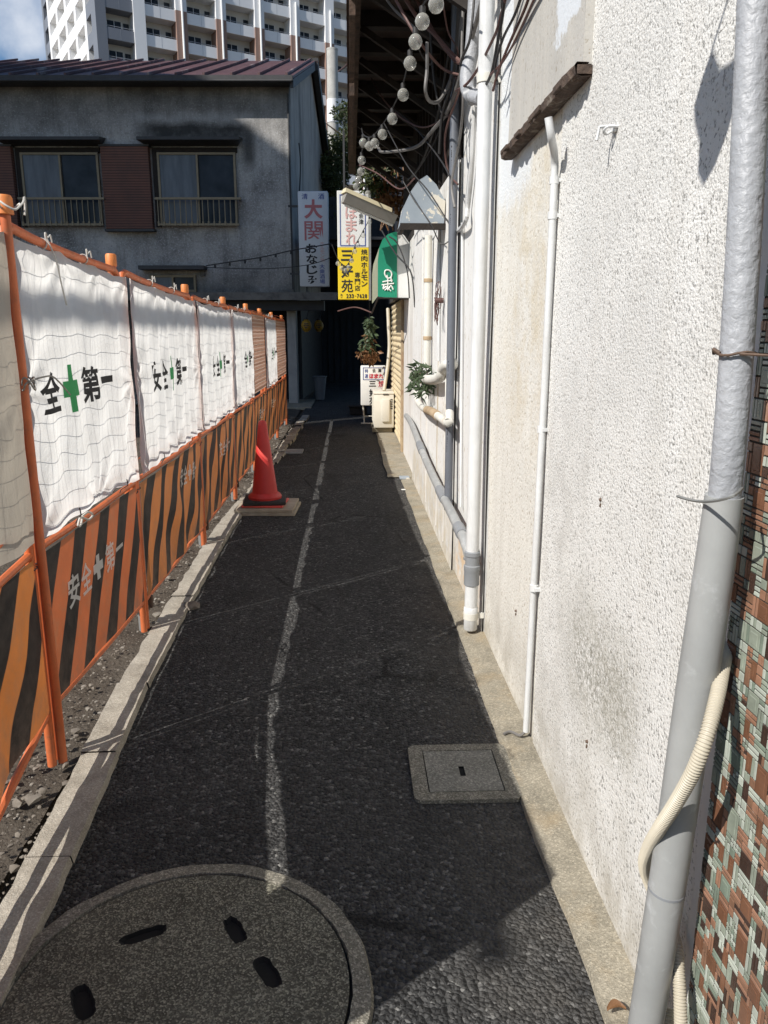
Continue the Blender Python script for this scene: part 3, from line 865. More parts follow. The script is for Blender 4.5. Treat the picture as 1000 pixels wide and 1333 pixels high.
def build_panel(i):
    y0 = posts[i] + 0.026; y1 = posts[i + 1] - 0.026
    za, zb = tops[i] - 0.025, tops[i + 1] - 0.025
    t = thing('barrier_panel', lab_fence[i], 'barrier', (FX, (y0 + y1) / 2, 0), 0, 'orange barrier panels of the site fence')
    top = lambda y: za + (zb - za) * (y - y0) / (y1 - y0)
    ztop_drop = 0.0
    mb = MB(); r = 0.0165
    mb.tube([(FX, y0, 0.02), (FX, y0, top(y0) - 0.06), (FX, y0 + 0.02, top(y0) - 0.015), (FX, y0 + 0.07, top(y0))] +
            [(FX + 0.004 * nz(y0 + q), y0 + (y1 - y0) * q, top(y0 + (y1 - y0) * q) - 0.012 * math.sin(q * math.pi)) for q in (0.2, 0.4, 0.6, 0.8)] +
            [(FX, y1 - 0.07, top(y1)), (FX, y1 - 0.02, top(y1) - 0.015), (FX, y1, top(y1) - 0.06), (FX, y1, 0.02)], r, 10)
    zb0, zb1 = [(0.07, 0.225), (0.235, 0.185), (0.18, 0.16), (0.155, 0.155)][min(i, 3)]
    for za_, zb_ in ((0.842, 0.838), (zb0, zb1)):
        mb.tube([(FX, y0, za_), (FX + 0.003, (y0 + y1) / 2, (za_ + zb_) / 2 - 0.005), (FX, y1, zb_)], 0.014, 8)
    mb.tube([(FX, y0, 0.945), (FX, (y0 + y1) / 2, 0.94), (FX, y1, 0.945)], 0.005, 6)
    mb.build('frame', MT['orange'], t, smooth=True)
    # mesh of thin wire
    mb = MB()
    ny = int((y1 - y0) / 0.05); nz_ = 13
    step = 1 if i in (1, 2, 5, 7) else 2
    for k in range(1, ny, step):
        y = y0 + (y1 - y0) * k / ny
        mb.tube([(FX + 0.004 * nz(y * 5, z * 3), y + 0.004 * nz(y * 3, z * 4), z) for z in (0.945, 1.15, 1.4, 1.65, top(y) - 0.01)], 0.0009 if i not in (5, 7) else 0.003, 4, cap=False)
    for k in range(nz_):
        z = 0.95 + 0.96 * k / nz_
        mb.tube([(FX + 0.003, y0 + (y1 - y0) * q / 14, z + 0.008 * math.sin(q * 1.1 + k * 1.9) * (0.4 + 0.6 * abs(nz(k, q * 0.4)))) for q in range(15)], 0.0011 if i not in (5, 7) else 0.004, 4, cap=False)
    mb.build('wire_mesh', MT['orange'] if i in (5, 7) else MT['wire_dark'], t)
    # striped board held between the rails
    amp = [0.02, 0.004, 0.018, 0.016, 0.014, 0.012, 0.01, 0.01][i]
    def bp(q, z):
        y = y0 + 0.012 + (y1 - y0 - 0.024) * q
        edge = math.sin(q * math.pi) ** 0.5
        return Vector((FX + 0.016 + amp * edge * (math.sin(y * 13 + z * 2) * 0.6 + nz(y * 3, z * 4)) , y, z))
    mb = MB()
    mb.grid(lambda a, b: bp(a, (zb0 + (zb1 - zb0) * a + 0.018) + (0.823 - (zb0 + (zb1 - zb0) * a + 0.018)) * b), 48, 20)
    bo = mb.build('striped_board', [MT['board_soft'], MT['board_flat']][i] if i < 2 else MT['board_wavy'], t, smooth=True, fix=False)
    if i in (1, 2, 3, 5, 6):
        mb = MB()
        c0 = [0, 0.16, 0.62, 0.5, 0, 0.4, 0.4][i]; cw = [0, 0.125, 0.055, 0.07, 0, 0.08, 0.08][i]; zc = [0, 0.60, 0.66, 0.62, 0, 0.62, 0.62][i]
        f = lambda a, b: bp(a, b) + Vector((0.004, 0, 0))
        for n_, ch in enumerate('安全＋第一'):
            a = c0 + n_ * cw
            if ch == '＋':
                w = cw * 0.75; h = 0.11
                rect(mb, a + w * .33, zc - h / 2, a + w * .67, zc + h / 2, f, 0, 4)
                rect(mb, a, zc - .02, a + w * .33, zc + .02, f, 0, 2); rect(mb, a + w * .67, zc - .02, a + w, zc + .02, f, 0, 2)
            elif ch == '一': rect(mb, a, zc - 0.008, a + cw * 0.75, zc + 0.010, f, 0, 3)
            else: letters(mb, ch, a, zc - 0.065, a + cw * 0.82, zc + 0.065, f, 0, 0.02, 0.05)
        mb.build('lettering', MT['ink_white'], bo)
    for (yy, zz) in ((y0, 0.80), (y1, 0.79)):
        mb = MB()
        mb.tube([(FX + 0.021 * math.cos(a), yy + 0.021 * math.sin(a), zz + 0.003 * math.sin(a * 2)) for a in [k * math.pi / 5 for k in range(11)]], 0.0025, 5)
        mb.build('wire_tie', MT['wire_dark'], t)
    if i in (5, 7):
        mb = MB()
        mb.grid(lambda a, b: (FX + 0.02 + 0.006 * nz((y0 + (y1 - y0) * a) * 5, b * 5, i), y0 + (y1 - y0) * a, 0.90 + (top(y0) - 0.93) * b), 24, 20)
        mb.build('net', MT['net'], t, smooth=True, fix=False)
    return t
def build_sheet(i):
    ya, yb = posts[i] + [0.0, 0.02, 0.034, 0.024, 0.022, 0, 0.022, 0][i], posts[i + 1] - [0.03, 0.03, 0.022, 0.022, 0.022, 0, 0.022, 0][i]
    za, zb = tops[i] - 0.055, tops[i + 1] - 0.055
    sd = i * 17.3
    def S(q, p):
        """q along the fence, p up; a cloth hung from its ties"""
        y = ya + (yb - ya) * q
        zt = za + (zb - za) * q - 0.012 * abs(math.sin(q * math.pi * 3)) - 0.006 * nz(y * 8, sd)
        zbm = 0.868 + 0.020 * nz(y * 3.1, sd) + 0.017 * abs(math.sin(q * math.pi * 1.5 + sd)) + 0.006 * nz(y * 11, sd)
        if i == 0: zbm = 0.882 + 0.014 * nz(y * 4, 2) if y > 1.37 else 0.80
        z = zbm + (zt - zbm) * p
        ampf = 0.006 + 0.006 * abs(nz(q * 2, sd))
        d = 0.75 * ampf * math.sin(y * (23 + 6 * nz(sd)) + 2.2 * nz(y * 1.5, z * 1.2, sd) + z * 0.8)
        d += 0.012 * nz(y * 2.6 + sd, z * 1.7) + 0.006 * nz(y * 9, z * 6, sd) + 0.005 * nz(y * 4 + z * 7, z * 3 - y * 6, sd + 4)
        # creases fanning out from the ties
        for (tq, tp) in ((0, 1), (0.33, 1), (0.67, 1), (1, 1), (0, 0.5), (1, 0.5), (0, 0), (0.5, 0), (1, 0)):
            dy, dz = (q - tq) * (yb - ya), (p - tp) * 1.0
            rr = math.hypot(dy, dz); an = math.atan2(dz, dy)
            d += 0.007 * math.exp(-rr * 4.5) * math.sin(an * 9 + sd + tq * 5) * min(1, rr * 10)
        return Vector((FX + 0.034 + d, y, z))
    mb = MB()
    nu = 110 if i in (1, 2) else 70
    mb.grid(S, nu, 90)
    t = thing('tarpaulin_sheet', lab_sheet[i], 'tarpaulin', (FX + 0.03, (ya + yb) / 2, 0.88), 0, 'tarpaulin sheets tied along the site fence')
    mb.build('cloth', MT['sheet_old'] if i == 0 else MT['sheet'], t, smooth=True, fix=False)
    if i:
        # lettering printed across the middle
        spec = {1: (-0.10, 0.178, 1.385, 0.075), 2: (0.20, 0.118, 1.355, 0.085), 3: (0.30, 0.115, 1.33, 0.085), 4: (0.42, 0.10, 1.32, 0.085), 6: (0.30, 0.12, 1.31, 0.085)}[i]
        q0, cw, zc, hh = spec
        def f(a, b, off=0.005):
            zz = min(1, max(0, (b - 0.9) / 0.97))
            P = S(a, zz); P.z = b
            return P + Vector((off, 0, 0))
        mb = MB()
        txt = '全＋第一' if i == 1 else '安全＋第一'
        if i == 1: q0 += cw
        for n_, ch in enumerate(txt):
            a = q0 + n_ * cw
            if ch == '＋':
                w = cw * 0.72
                rect(mb, a + w * 0.30, zc - hh * 1.22, a + w * 0.62, zc + hh * 1.22, f, 1, 8)
                rect(mb, a, zc - hh * 0.42, a + w * 0.30, zc + hh * 0.40, f, 1, 5); rect(mb, a + w * 0.62, zc - hh * 0.42, a + w, zc + hh * 0.40, f, 1, 5)
            elif ch == '一': rect(mb, a + cw * 0.05, zc - 0.008, a + cw * 0.75, zc + 0.022, f, 0, 6)
            elif i == 4 and ch in '安': continue
            else: letters(mb, ch, a, zc - hh, a + cw * 0.86, zc + hh, f, 0, 0.03, 0.035)
        mb.build('lettering', [MT['ink_black'], MT['ink_green']], t, fix=False)
    # knotted cords along the top
    for q in ([0.33, 0.66] if i != 1 else [0.27, 0.62]):
        P = S(q, 1.0)
        top = Vector((FX, P.y, P.z + 0.045))
        loop = [top + Vector((0.02 * math.cos(a), 0.004 * math.sin(a * 2), 0.02 * math.sin(a) - 0.02)) for a in [k * math.pi / 6 for k in range(13)]]
        mb = MB()
        mb.tube(loop, 0.0028, 6)
        for s_ in (-1, 1):
            mb.tube(smooth_path([top + Vector((0.02, 0, 0.0)), top + Vector((0.026, s_ * 0.014, 0.008 + 0.012 * abs(nz(P.y * 9, s_)))), top + Vector((0.026, s_ * 0.026, 0.016 + 0.02 * nz(P.y * 7, s_))), top + Vector((0.028, s_ * 0.03, -0.012))], 4), 0.0028, 6)
        if q == 0.27:
            mb.tube(smooth_path([top + Vector((0.02, 0, 0)), P + Vector((0.012, 0.005, -0.03)), P + Vector((0.014, 0.03, -0.11)), P + Vector((0.016, 0.06, -0.19))], 5), 0.003, 6)
        mb.build('tie_cord', MT['cord'], t, smooth=True)
    for q in (0.3, 0.78):
        mb = MB()
        P = S(q, 0.0)
        mb.tube([(P.x + 0.006, P.y, P.z + 0.03), (P.x + 0.008, P.y + 0.004, P.z), (FX + 0.02, P.y + 0.006, 0.86), (FX, P.y + 0.012, 0.825), (FX - 0.02, P.y + 0.01, 0.85)], 0.0028, 5)
        mb.build('hook', MT['wire_dark'], t, smooth=True)
    if i == 1:
        mb = MB()
        P = Vector((FX + 0.018, posts[1] + 0.46, 0.858))
        for s_ in (-1, 1):
            mb.tube(smooth_path([P, P + Vector((0.012, s_ * 0.05, 0.01)), P + Vector((0.016, s_ * 0.09, -0.012)), P + Vector((0.012, s_ * 0.05, -0.022)), P + Vector((0.004, 0, 0))], 5), 0.0045, 6)
        mb.build('tie_bow', MT['cord'], t, smooth=True)
    return t
for i in range(8):
    MB.swing = 0.15 if i == 0 else 0.0
    build_panel(i)
    if lab_sheet[i]: build_sheet(i)
MB.swing = 0.0

lab_post = ['orange capped support pipe at the first sheet joint, nearest the camera on the left edge',
    'support pipe with rusty clamp at its foot, between the two largest sheets',
    'support pipe with clamp where the wavy striped board meets the next panel',
    'support pipe standing just left of the red cone', 'slim support pipe right behind the cone tip, before the mesh panel',
    'support pipe after the first bare mesh panel', 'support pipe between the last white sheet and the far mesh', 'support pipe closing the far end of the fence']
for i in range(1, 9):
    py_ = posts[i] + (0.045 if i < 8 else 0.03)
    px_ = FX - 0.045
    if i == 1: px_, py_ = -1.10, 2.66
    t = thing('support_pipe', lab_post[i - 1], 'support pipe', (px_, py_, 0), 0, 'support pipes of the site fence')
    pr = 0.0165 if i == 1 else 0.023
    mb = MB(); mb.tube([(px_, py_, 0.02 if i == 1 else 0.20), (px_, py_, tops[i] + 0.0)], pr, 12)
    mb.build('pipe', MT['orange'], t, smooth=True)
    mb = MB(); mb.lathe([(0.0001, 0.058), (0.022, 0.058), (0.027, 0.05), (0.027, 0.0), (0.022, -0.002)], (px_, py_, tops[i] + 0.001), 14)
    mb.build('cap', MT['orange_cap'], t, smooth=True)
    if i > 1:
        mb = MB(); mb.tube([(px_ + 0.012, py_ + 0.03, -0.02), (px_ + 0.008, py_ + 0.03, 0.27)], 0.022, 12)
        mb.build('ground_stake', MT['galv'], t, smooth=True)
    mb = MB()
    for z in (0.10, 0.165):
        mb.box((px_ - 0.02, py_ - 0.01, z), (px_ + 0.052, py_ + 0.06, z + 0.03), bev=0.006)
    mb.tube([(px_ + 0.03, py_ + 0.02, 0.09), (px_ + 0.055, py_ + 0.075, 0.125)], 0.008, 6)
    mb.box((px_ + 0.03, py_ + 0.045, 0.11), (px_ + 0.068, py_ + 0.075, 0.18), bev=0.006)
    if i > 1: mb.build('clamp', MT['rust'], t)
    if i == 1:
        mb = MB()
        c = Vector((px_ + 0.03, py_ - 0.03, tops[i] + 0.02))
        mb.tube(smooth_path([c + Vector((0.03 * math.cos(a), 0.035 * math.sin(a), 0.012 * math.sin(a * 2))) for a in [k * 0.8 for k in range(9)]] + [c + Vector((0.03, 0.035, 0.02)), c + Vector((0.03, 0.045, 0.035)), c + Vector((0.028, 0.05, 0.01)), c + Vector((0.028, 0.04, -0.02))], 4), 0.0035, 6)
        mb.build('tie_cord', MT['cord'], t, smooth=True)
        mb = MB()
        c = Vector((px_ + 0.02, py_ - 0.005, 1.43))
        mb.tube(smooth_path([c + Vector((0.02 * math.cos(a), 0.022 * math.sin(a), 0.022 * math.sin(a * 1.7))) for a in [k * 0.75 for k in range(16)]] + [c + Vector((0.03, 0.07, 0.02)), c + Vector((0.03, 0.16, 0.01)), c + Vector((0.028, 0.30, -0.06))], 3), 0.003, 6)
        mb.build('rope_knot', MT['old_rope'], t, smooth=True)

# ================================================================== CONE ON ITS BOARD
CXn, CYn = -0.795, 6.93
mb = MB()
M = Matrix.Translation((-0.765, 6.93, 0)) @ Matrix.Rotation(R(-3), 4, 'Z')
mb.box((-0.27, -0.25, 0.034), (0.25, 0.25, 0.062), M=M, bev=0.004)
mb.box((-0.20, -0.25, 0.004), (0.27, 0.24, 0.032), M=M, bev=0.004)
tag(mb.build('wooden_board', MT['plywood']), 'square plywood board lying on the kerb under the red cone', 'board')
t = thing('traffic_cone', 'red traffic cone with a black rubber base on a plywood board', 'traffic cone', (CXn, CYn, 0.063))
mb = MB(); mb.box((-0.19, -0.19, 0), (0.19, 0.19, 0.035), M=Matrix.Translation((CXn, CYn, 0.083)) @ Matrix.Rotation(R(4), 4, 'Z'), bev=0.012)
mb.build('base_weight', MT['rubber'], t, smooth=True)
mb = MB(); mb.box((-0.185, -0.18, 0), (0.19, 0.18, 0.018), M=Matrix.Translation((CXn, CYn, 0.064)) @ Matrix.Rotation(R(-5), 4, 'Z'), bev=0.005)
mb.build('base_plate', MT['cone_band'], t)
mb = MB(); mb.lathe([(0.150, 0.035), (0.152, 0.055), (0.138, 0.075), (0.115, 0.09), (0.075, 0.42), (0.040, 0.70), (0.036, 0.725), (0.026, 0.742), (0.0001, 0.747)], (CXn, CYn, 0.083), 40)
mb.build('body', MT['cone_red'], t, smooth=True)
mb = MB()
def cone_r(z): return 0.115 + (0.040 - 0.115) * (z - 0.09) / 0.61 + 0.0025
def streak_pt(i, j):
    a = -2.75 + 1.75 * i; z = 0.55 - 0.14 * i - 0.028 * j
    r = cone_r(z); return (CXn + r * math.cos(a), CYn + r * math.sin(a), 0.083 + z)
mb.grid(streak_pt, 20, 2); mb.build('tape_strip', MT['cone_band'], t, smooth=True)  # brighter red strip paints a streak of light on the cone

# ================================================================== WHITE BUILDING ON THE RIGHT
W = thing('white_building', 'old white stuccoed building with pipes and a dark timber eave, right of the alley', 'building', (0.9, 5, 0))
def wall_slab(name, x, y0, y1, z0, z1, mat, nu=60, nv=60, rag=0.012):
    mb = MB()
    def f(i, j):
        y = y0 + (y1 - y0) * i; z = z0 + (z1 - z0) * j
        zz = z + (rag * nz(y * 14, 3) + rag * 0.6 * nz(y * 40) if j == 0 else 0)
        return (x + 0.006 * nz(y * 1.3, z * 1.3), y, zz)
    mb.grid(f, nu, nv)
    mb.box((x + 0.012, y0 + 0.002, z0 - 0.03), (x + 0.20, y1 - 0.002, z1 - 0.001))
    return mb.build(name, mat, W, smooth=False, fix=False)
wall_slab('rough_wall', 0.700, 1.30, 2.712, 0.012, 4.4, MT['stucco'], 60, 40)
wall_slab('cream_wall', 0.704, 2.716, 3.845, 0.02, 4.4, MT['stucco_mid'], 50, 40)
wall_slab('board_wall', 0.690, 3.852, 4.96, 0.02, 3.75, MT['board_wall'], 50, 30)
wall_slab('board_wall', 0.668, 4.964, 8.30, 0.02, 2.62, MT['board_wall'], 90, 30)
mb = MB()
for y in (5.42, 5.9, 6.75, 7.3): mb.box((0.660, y, 0.1), (0.669, y + 0.012, 2.6))
mb.build('seam_batten', MT['wall_white'], W)
# flush panel above with a rotten wooden lip
mb = MB()
def pp(i, j):
    y = 2.415 + 1.05 * i; z = 2.35 + 1.7 * j
    return (0.672 + 0.006 * nz(y * 2, z * 2), y, z)
mb.grid(pp, 24, 24); mb.box((0.674, 2.415, 2.35), (0.74, 3.465, 4.05))
mb.build('boarded_panel', MT['patch_panel'], W, fix=False)
mb = MB()
n = 34
def lip(i, j):
    y = 2.40 + 1.12 * i
    r = nz(y * 13, 2) * 0.010 + nz(y * 34, 5) * 0.007
    prof = [(0.69, 2.350), (0.652 + r, 2.350 + r * 0.5), (0.646 + r, 2.342), (0.650 + r * 1.2, 2.318 + r), (0.668, 2.312 + r), (0.70, 2.316)]
    q = int(round(j * 5))
    return (prof[q][0], y, prof[q][1])
mb.grid(lip, 90, 5)
mb.box((0.656, 2.402, 2.32), (0.70, 2.425, 2.344)); mb.box((0.656, 3.495, 2.32), (0.70, 3.518, 2.344))
for k, (y, w) in enumerate([(2.52, 0.10), (2.80, 0.16), (3.12, 0.09), (3.36, 0.12)]):
    mb.box((0.640, y, 2.322 + 0.002 * k), (0.656, y + w, 2.344), bev=0.003)
mb.build('rotten_lip', MT['lip_wood'], W, fix=False)
# eave: boards, rafters, edge beam
EX, EZ, EY0, EY1 = 0.0, 3.62, 4.25, 10.6
mb = MB()
mb.box((0.03, EY0, EZ + 0.10), (0.9, EY1, EZ + 0.125))
mb.build('eave_ceiling', MT['eave_board'], W)
mb = MB(); mb.box((EX - 0.005, EY0 - 0.03, EZ + 0.127), (1.6, EY1 + 0.03, EZ + 0.15))
mb.build('roof_sheet', MT['tin_roof'], W)
for k in range(13):
    y = EY0 + 0.08 + k * 0.5
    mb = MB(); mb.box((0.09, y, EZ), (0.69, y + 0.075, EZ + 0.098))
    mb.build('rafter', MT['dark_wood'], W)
mb = MB()
mb.box((EX, EY0, EZ - 0.05), (EX + 0.085, EY1, EZ + 0.099))
mb.build('edge_beam', MT['rust_wood'], W)
mb = MB()
for (ya, yb, zz, h) in ((5.2, 6.5, EZ - 0.16, 0.1), (6.6, 7.0, EZ - 0.22, 0.17), (7.3, 9.4, EZ - 0.13, 0.07)):
    mb.box((EX + 0.012, ya, zz), (EX + 0.05, yb, zz + h))
mb.build('hanging_plank', MT['rust_wood'], W)
mb = MB()
for k in range(9):
    y = 4.6 + k * 0.62
    mb.box((-0.02, -0.02, 0), (0.02, 0.02, 0.95), M=Matrix.Translation((0.10, y, EZ - 0.015)) @ Matrix.Rotation(R(128), 4, 'Y') @ Matrix.Rotation(R(20), 4, 'X'))
mb.build('diagonal_brace', MT['dark_wood'], W)
mb = MB()
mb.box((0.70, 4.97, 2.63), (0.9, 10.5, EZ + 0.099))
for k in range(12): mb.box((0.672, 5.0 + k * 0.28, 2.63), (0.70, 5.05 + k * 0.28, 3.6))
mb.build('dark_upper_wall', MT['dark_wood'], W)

# hook on the wall
h = at_x(800, 170, 0.695)
mb = MB(); hk = lambda P: [(0.70 + (p[0] - 0.70) * 0.7, h.y + (p[1] - h.y) * 0.6, h.z + (p[2] - h.z) * 0.6) for p in P]
mb.tube(smooth_path(hk([(0.70, h.y - 0.02, h.z + 0.012), (0.665, h.y - 0.015, h.z + 0.012), (0.655, h.y + 0.005, h.z), (0.668, h.y + 0.02, h.z - 0.01), (0.69, h.y + 0.022, h.z + 0.005)]), 4), 0.0035, 6)
mb.tube([(0.70, h.y + 0.015, h.z + 0.015), (0.66, h.y + 0.017, h.z + 0.012), (0.655, h.y + 0.018, h.z - 0.02)], 0.0045, 6)
mb.box((0.69, h.y - 0.008, h.z - 0.004), (0.70, h.y + 0.016, h.z + 0.012), bev=0.003)
tag(mb.build('wall_hook', MT['pipe_white']), 'small white painted hook on the rough wall near the top', 'hook')
# anchor plugs / chips
for (u, v, lb) in ((672, 795, 'dark chipped hole plug low on the cream wall left of the thin pipe'), (783, 650, 'tiny rusty screw plug on the rough wall, level with the pipe collar'), (765, 965, 'tiny dark screw plug on the rough wall low down')):
    p = at_x(u, v, 0.70)
    mb = MB(); mb.tube([(0.705, p.y, p.z), (0.694, p.y + 0.002, p.z - 0.002)], [0.007, 0.004], 8)
    mb.tube([(0.70, p.y, p.z - 0.012), (0.697, p.y, p.z - 0.022)], [0.004, 0.002], 6)
    tag(mb.build('wall_plug', MT['rust']), lb, 'wall plug')

# ---- thin pipe with bent head
t = thing('thin_conduit', 'thin white painted conduit with a bent head in the middle of the wall', 'conduit', (0.68, 2.735, 0.05))
mb = MB()
mb.tube(smooth_path([at_x(714, 153, 0.625), at_x(718, 180, 0.64), at_x(722, 205, 0.675), at_x(721, 250, 0.682), (0.683, 2.713, 1.6), (0.683, 2.715, 1.257), (0.683, 2.735, 0.6), (0.682, 2.745, 0.055)], 8), 0.0125, 10)
mb.build('tube', MT['pipe_white'], t, smooth=True)
for z in (2.09, 1.98, 1.26, 0.66):
    mb = MB(); mb.tube([(0.683, 2.712 + (2 - z) * 0.012, z - 0.012), (0.683, 2.712 + (2 - z) * 0.012, z + 0.012)], 0.0165, 10)
    mb.box((0.68, 2.70, z - 0.006), (0.703, 2.75, z + 0.006))
    mb.build('bracket', MT['pipe_white'], t, smooth=True)
mb = MB(); mb.tube(smooth_path([(0.682, 2.745, 0.06), (0.66, 2.75, 0.035), (0.63, 2.79, 0.03), (0.60, 2.78, 0.026)], 4), 0.006, 6)
tag(mb.build('wire_stub', MT['cable_grey']), 'short bent grey wire lying at the foot of the thin conduit', 'wire')

# ---- white drain pipe with grey coupling
DY, DX = 3.86, 0.630
t = thing('drain_pipe', 'tall white drain pipe with a grey coupling near its foot', 'drain pipe', (DX, DY, 0.02))
mb = MB(); mb.tube([(DX, DY, 0.10), (DX, DY, 1.6), (DX, DY, 2.7), (DX, DY, 3.6)], 0.034, 18); mb.build('tube', MT['pipe_white'], t, smooth=True)
mb = MB(); mb.lathe([(0.034, -0.11), (0.041, -0.105), (0.041, -0.03), (0.043, -0.025), (0.043, 0.0), (0.0365, 0.005), (0.0365, 0.05), (0.041, 0.055), (0.041, 0.075), (0.034, 0.08)], (DX, DY, 0.40), 18)
mb.build('coupling', MT['coupling'], t, smooth=True)
mb = MB(); mb.lathe([(0.034, 0.16), (0.038, 0.155), (0.038, 0.09), (0.036, 0.085), (0.036, 0.035), (0.032, 0.03)], (DX, DY, 0.01), 18)
mb.build('foot_sleeve', MT['pipe_white'], t, smooth=True)
z = at_x(636, 95, DX).z
for zz in (z, 0.12):
    mb = MB(); mb.lathe([(0.034, -0.02), (0.039, -0.018), (0.039, 0.018), (0.034, 0.02)], (DX, DY, zz), 18)
    mb.box((DX + 0.02, DY - 0.008, zz - 0.015), (0.70, DY + 0.008, zz + 0.015))
    mb.build('bracket', MT['pipe_cream'], t, smooth=True)
# upper side elbow of the second pipe
t = thing('overflow_pipe', 'pale grey pipe ending in an elbow beside the top of the white drain pipe', 'pipe', (0.62, 4.25, 2.6))
mb = MB(); mb.tube(smooth_path([at_y(620, -20, 4.30), at_y(615, 60, 4.30), at_y(608, 100, 4.28), at_y(612, 122, 4.24), at_y(628, 128, 4.12)], 6), 0.037, 14)
mb.build('tube', MT['pipe_painted'], t, smooth=True)
mb = MB(); e = at_y(612, 122, 4.24)
mb.tube([e + Vector((-0.02, 0, -0.02)), e + Vector((0.03, -0.02, 0))], 0.046, 14); mb.build('elbow', MT['coupling'], t, smooth=True)

# ---- slate conduit (vertical) and diagonal pipe
t = thing('slate_conduit', 'straight slate grey plastic pipe running down the white boards', 'pipe', (0.625, 4.86, 0.44))
mb = MB(); mb.tube([(0.627, 4.86, 0.47), (0.627, 4.90, 2.0), (0.627, 4.95, 3.45)], 0.026, 14); mb.build('tube', MT['conduit'], t, smooth=True)
mb = MB()
for z in (0.85, 1.25, 1.70, 2.12, 2.5):
    for k in range(16):
        if k % 5 == 4: continue
        y = 4.86 + (z - 0.47) * 0.03
        mb.box((0.6085, y - 0.0205, z + k * 0.011), (0.6125, y - 0.0125, z + k * 0.011 + random.uniform(0.004, 0.009)), 0)
mb.build('printed_marks', MT['black_mark'], t)
t = thing('diagonal_pipe', 'grey pipe sloping along the foot of the white boards into the drain coupling', 'pipe', (0.61, 6, 0.45))
path = [at_x(529, 541, 0.64), at_x(536, 552, 0.615), at_x(550, 588, 0.605), at_x(565, 622, 0.605), at_x(590, 672, 0.605), at_x(606, 706, 0.61), (0.625, 3.90, 0.42)]
mb = MB(); mb.tube(smooth_path(path, 5), 0.029, 12); mb.build('tube', MT['pipe_grey'], t, smooth=True)
for a, b in ((0.30, 0.33), (0.55, 0.60), (0.72, 0.77), (0.95, 0.985)):
    sp = smooth_path(path, 12); i0 = int(a * len(sp)); i1 = max(i0 + 2, int(b * len(sp)))
    mb = MB(); mb.tube(sp[i0:i1 + 1], 0.034, 12); mb.build('sleeve', MT['coupling'], t, smooth=True)
# ---- white pipes further along
t = thing('elbowed_pipe', 'white pipe coming down and turning sideways just above the leafy plant', 'pipe', (0.62, 6.2, 1.2))
mb = MB()
a = at_x(561, 300, 0.625); b = at_x(558, 486, 0.625)
mb.tube([(0.625, 6.38, 2.34), (0.625, 6.38, 1.31)], 0.030, 12)
mb.tube(smooth_path([at_x(545, 492, 0.60), at_x(556, 494, 0.60), at_x(566, 494, 0.60), at_x(574, 490, 0.60), at_x(577, 480, 0.605), at_x(584, 474, 0.62), at_x(592, 474, 0.66)], 6), 0.036, 12)
mb.build('tube', MT['pipe_cream'], t, smooth=True)
mb = MB(); p = at_x(546, 492, 0.60); mb.tube([p + Vector((0, 0.05, 0.005)), p + Vector((0, -0.08, -0.004))], 0.042, 12); mb.build('collar', MT['rust_post'], t, smooth=True)
mb = MB()
for z in (1.55, 2.0): mb.lathe([(0.030, -0.015), (0.035, -0.013), (0.035, 0.013), (0.030, 0.015)], (0.625, 6.38, z), 12)
mb.build('joint_ring', MT['rust_post'], t, smooth=True)
t = thing('sagging_pipe', 'taped white pipe curving below the leafy plant', 'pipe', (0.62, 6, 1))
pth = smooth_path([at_x(543, 508, 0.62), at_x(544, 522, 0.61), at_x(551, 531, 0.60), at_x(562, 536, 0.60), at_x(574, 544, 0.60), at_x(584, 550, 0.605), at_x(585, 530, 0.63), at_x(585, 490, 0.65)], 6)
mb = MB(); mb.tube(pth, 0.028, 12); mb.build('tube', MT['pipe_cream'], t, smooth=True)
mb = MB(); mb.tube(pth[15:23], 0.033, 12); mb.build('tape_wrap', MT['rust_post'], t, smooth=True)
# slim white cable pipe left of the drain pipe
mb = MB(); mb.tube(smooth_path([at_x(618, 140, 0.665), at_x(614, 220, 0.665), at_x(609, 270, 0.665), at_x(607, 285, 0.65), at_x(601, 296, 0.655), at_x(594, 302, 0.665)], 6), 0.013, 8)
tag(mb.build('slim_pipe', MT['pipe_white'], smooth=True), 'slim white pipe with a kinked end between the two tall pipes', 'pipe')
for (u0, v0, u1, v1, x, r, lb) in ((572, 300, 571, 470, 0.655, 0.010, 'thin white conduit right of the elbowed pipe'), (602, 290, 600, 660, 0.676, 0.008, 'thin white conduit behind the slate pipe')):
    mb = MB(); mb.tube([at_x(u0, v0, x), at_x(u1, v1, x)], r, 8); tag(mb.build('thin_pipe', MT['pipe_white'], smooth=True), lb, 'conduit')
# tangle of thin wire with a small fitting
mb = MB()
c = at_x(570, 395, 0.62)
pts = [c + Vector((random.uniform(-0.02, 0.02), random.uniform(-0.11, 0.11), random.uniform(-0.17, 0.16))) for k in range(26)]
mb.tube(smooth_path(pts, 5), 0.0028, 5)
mb.tube([c + Vector((0.04, 0, 0.02)), c + Vector((-0.02, 0, 0.02))], 0.018, 8)
tag(mb.build('wire_tangle', MT['cable_brown']), 'tangle of thin wire hanging on the white boards above the plant', 'wire')

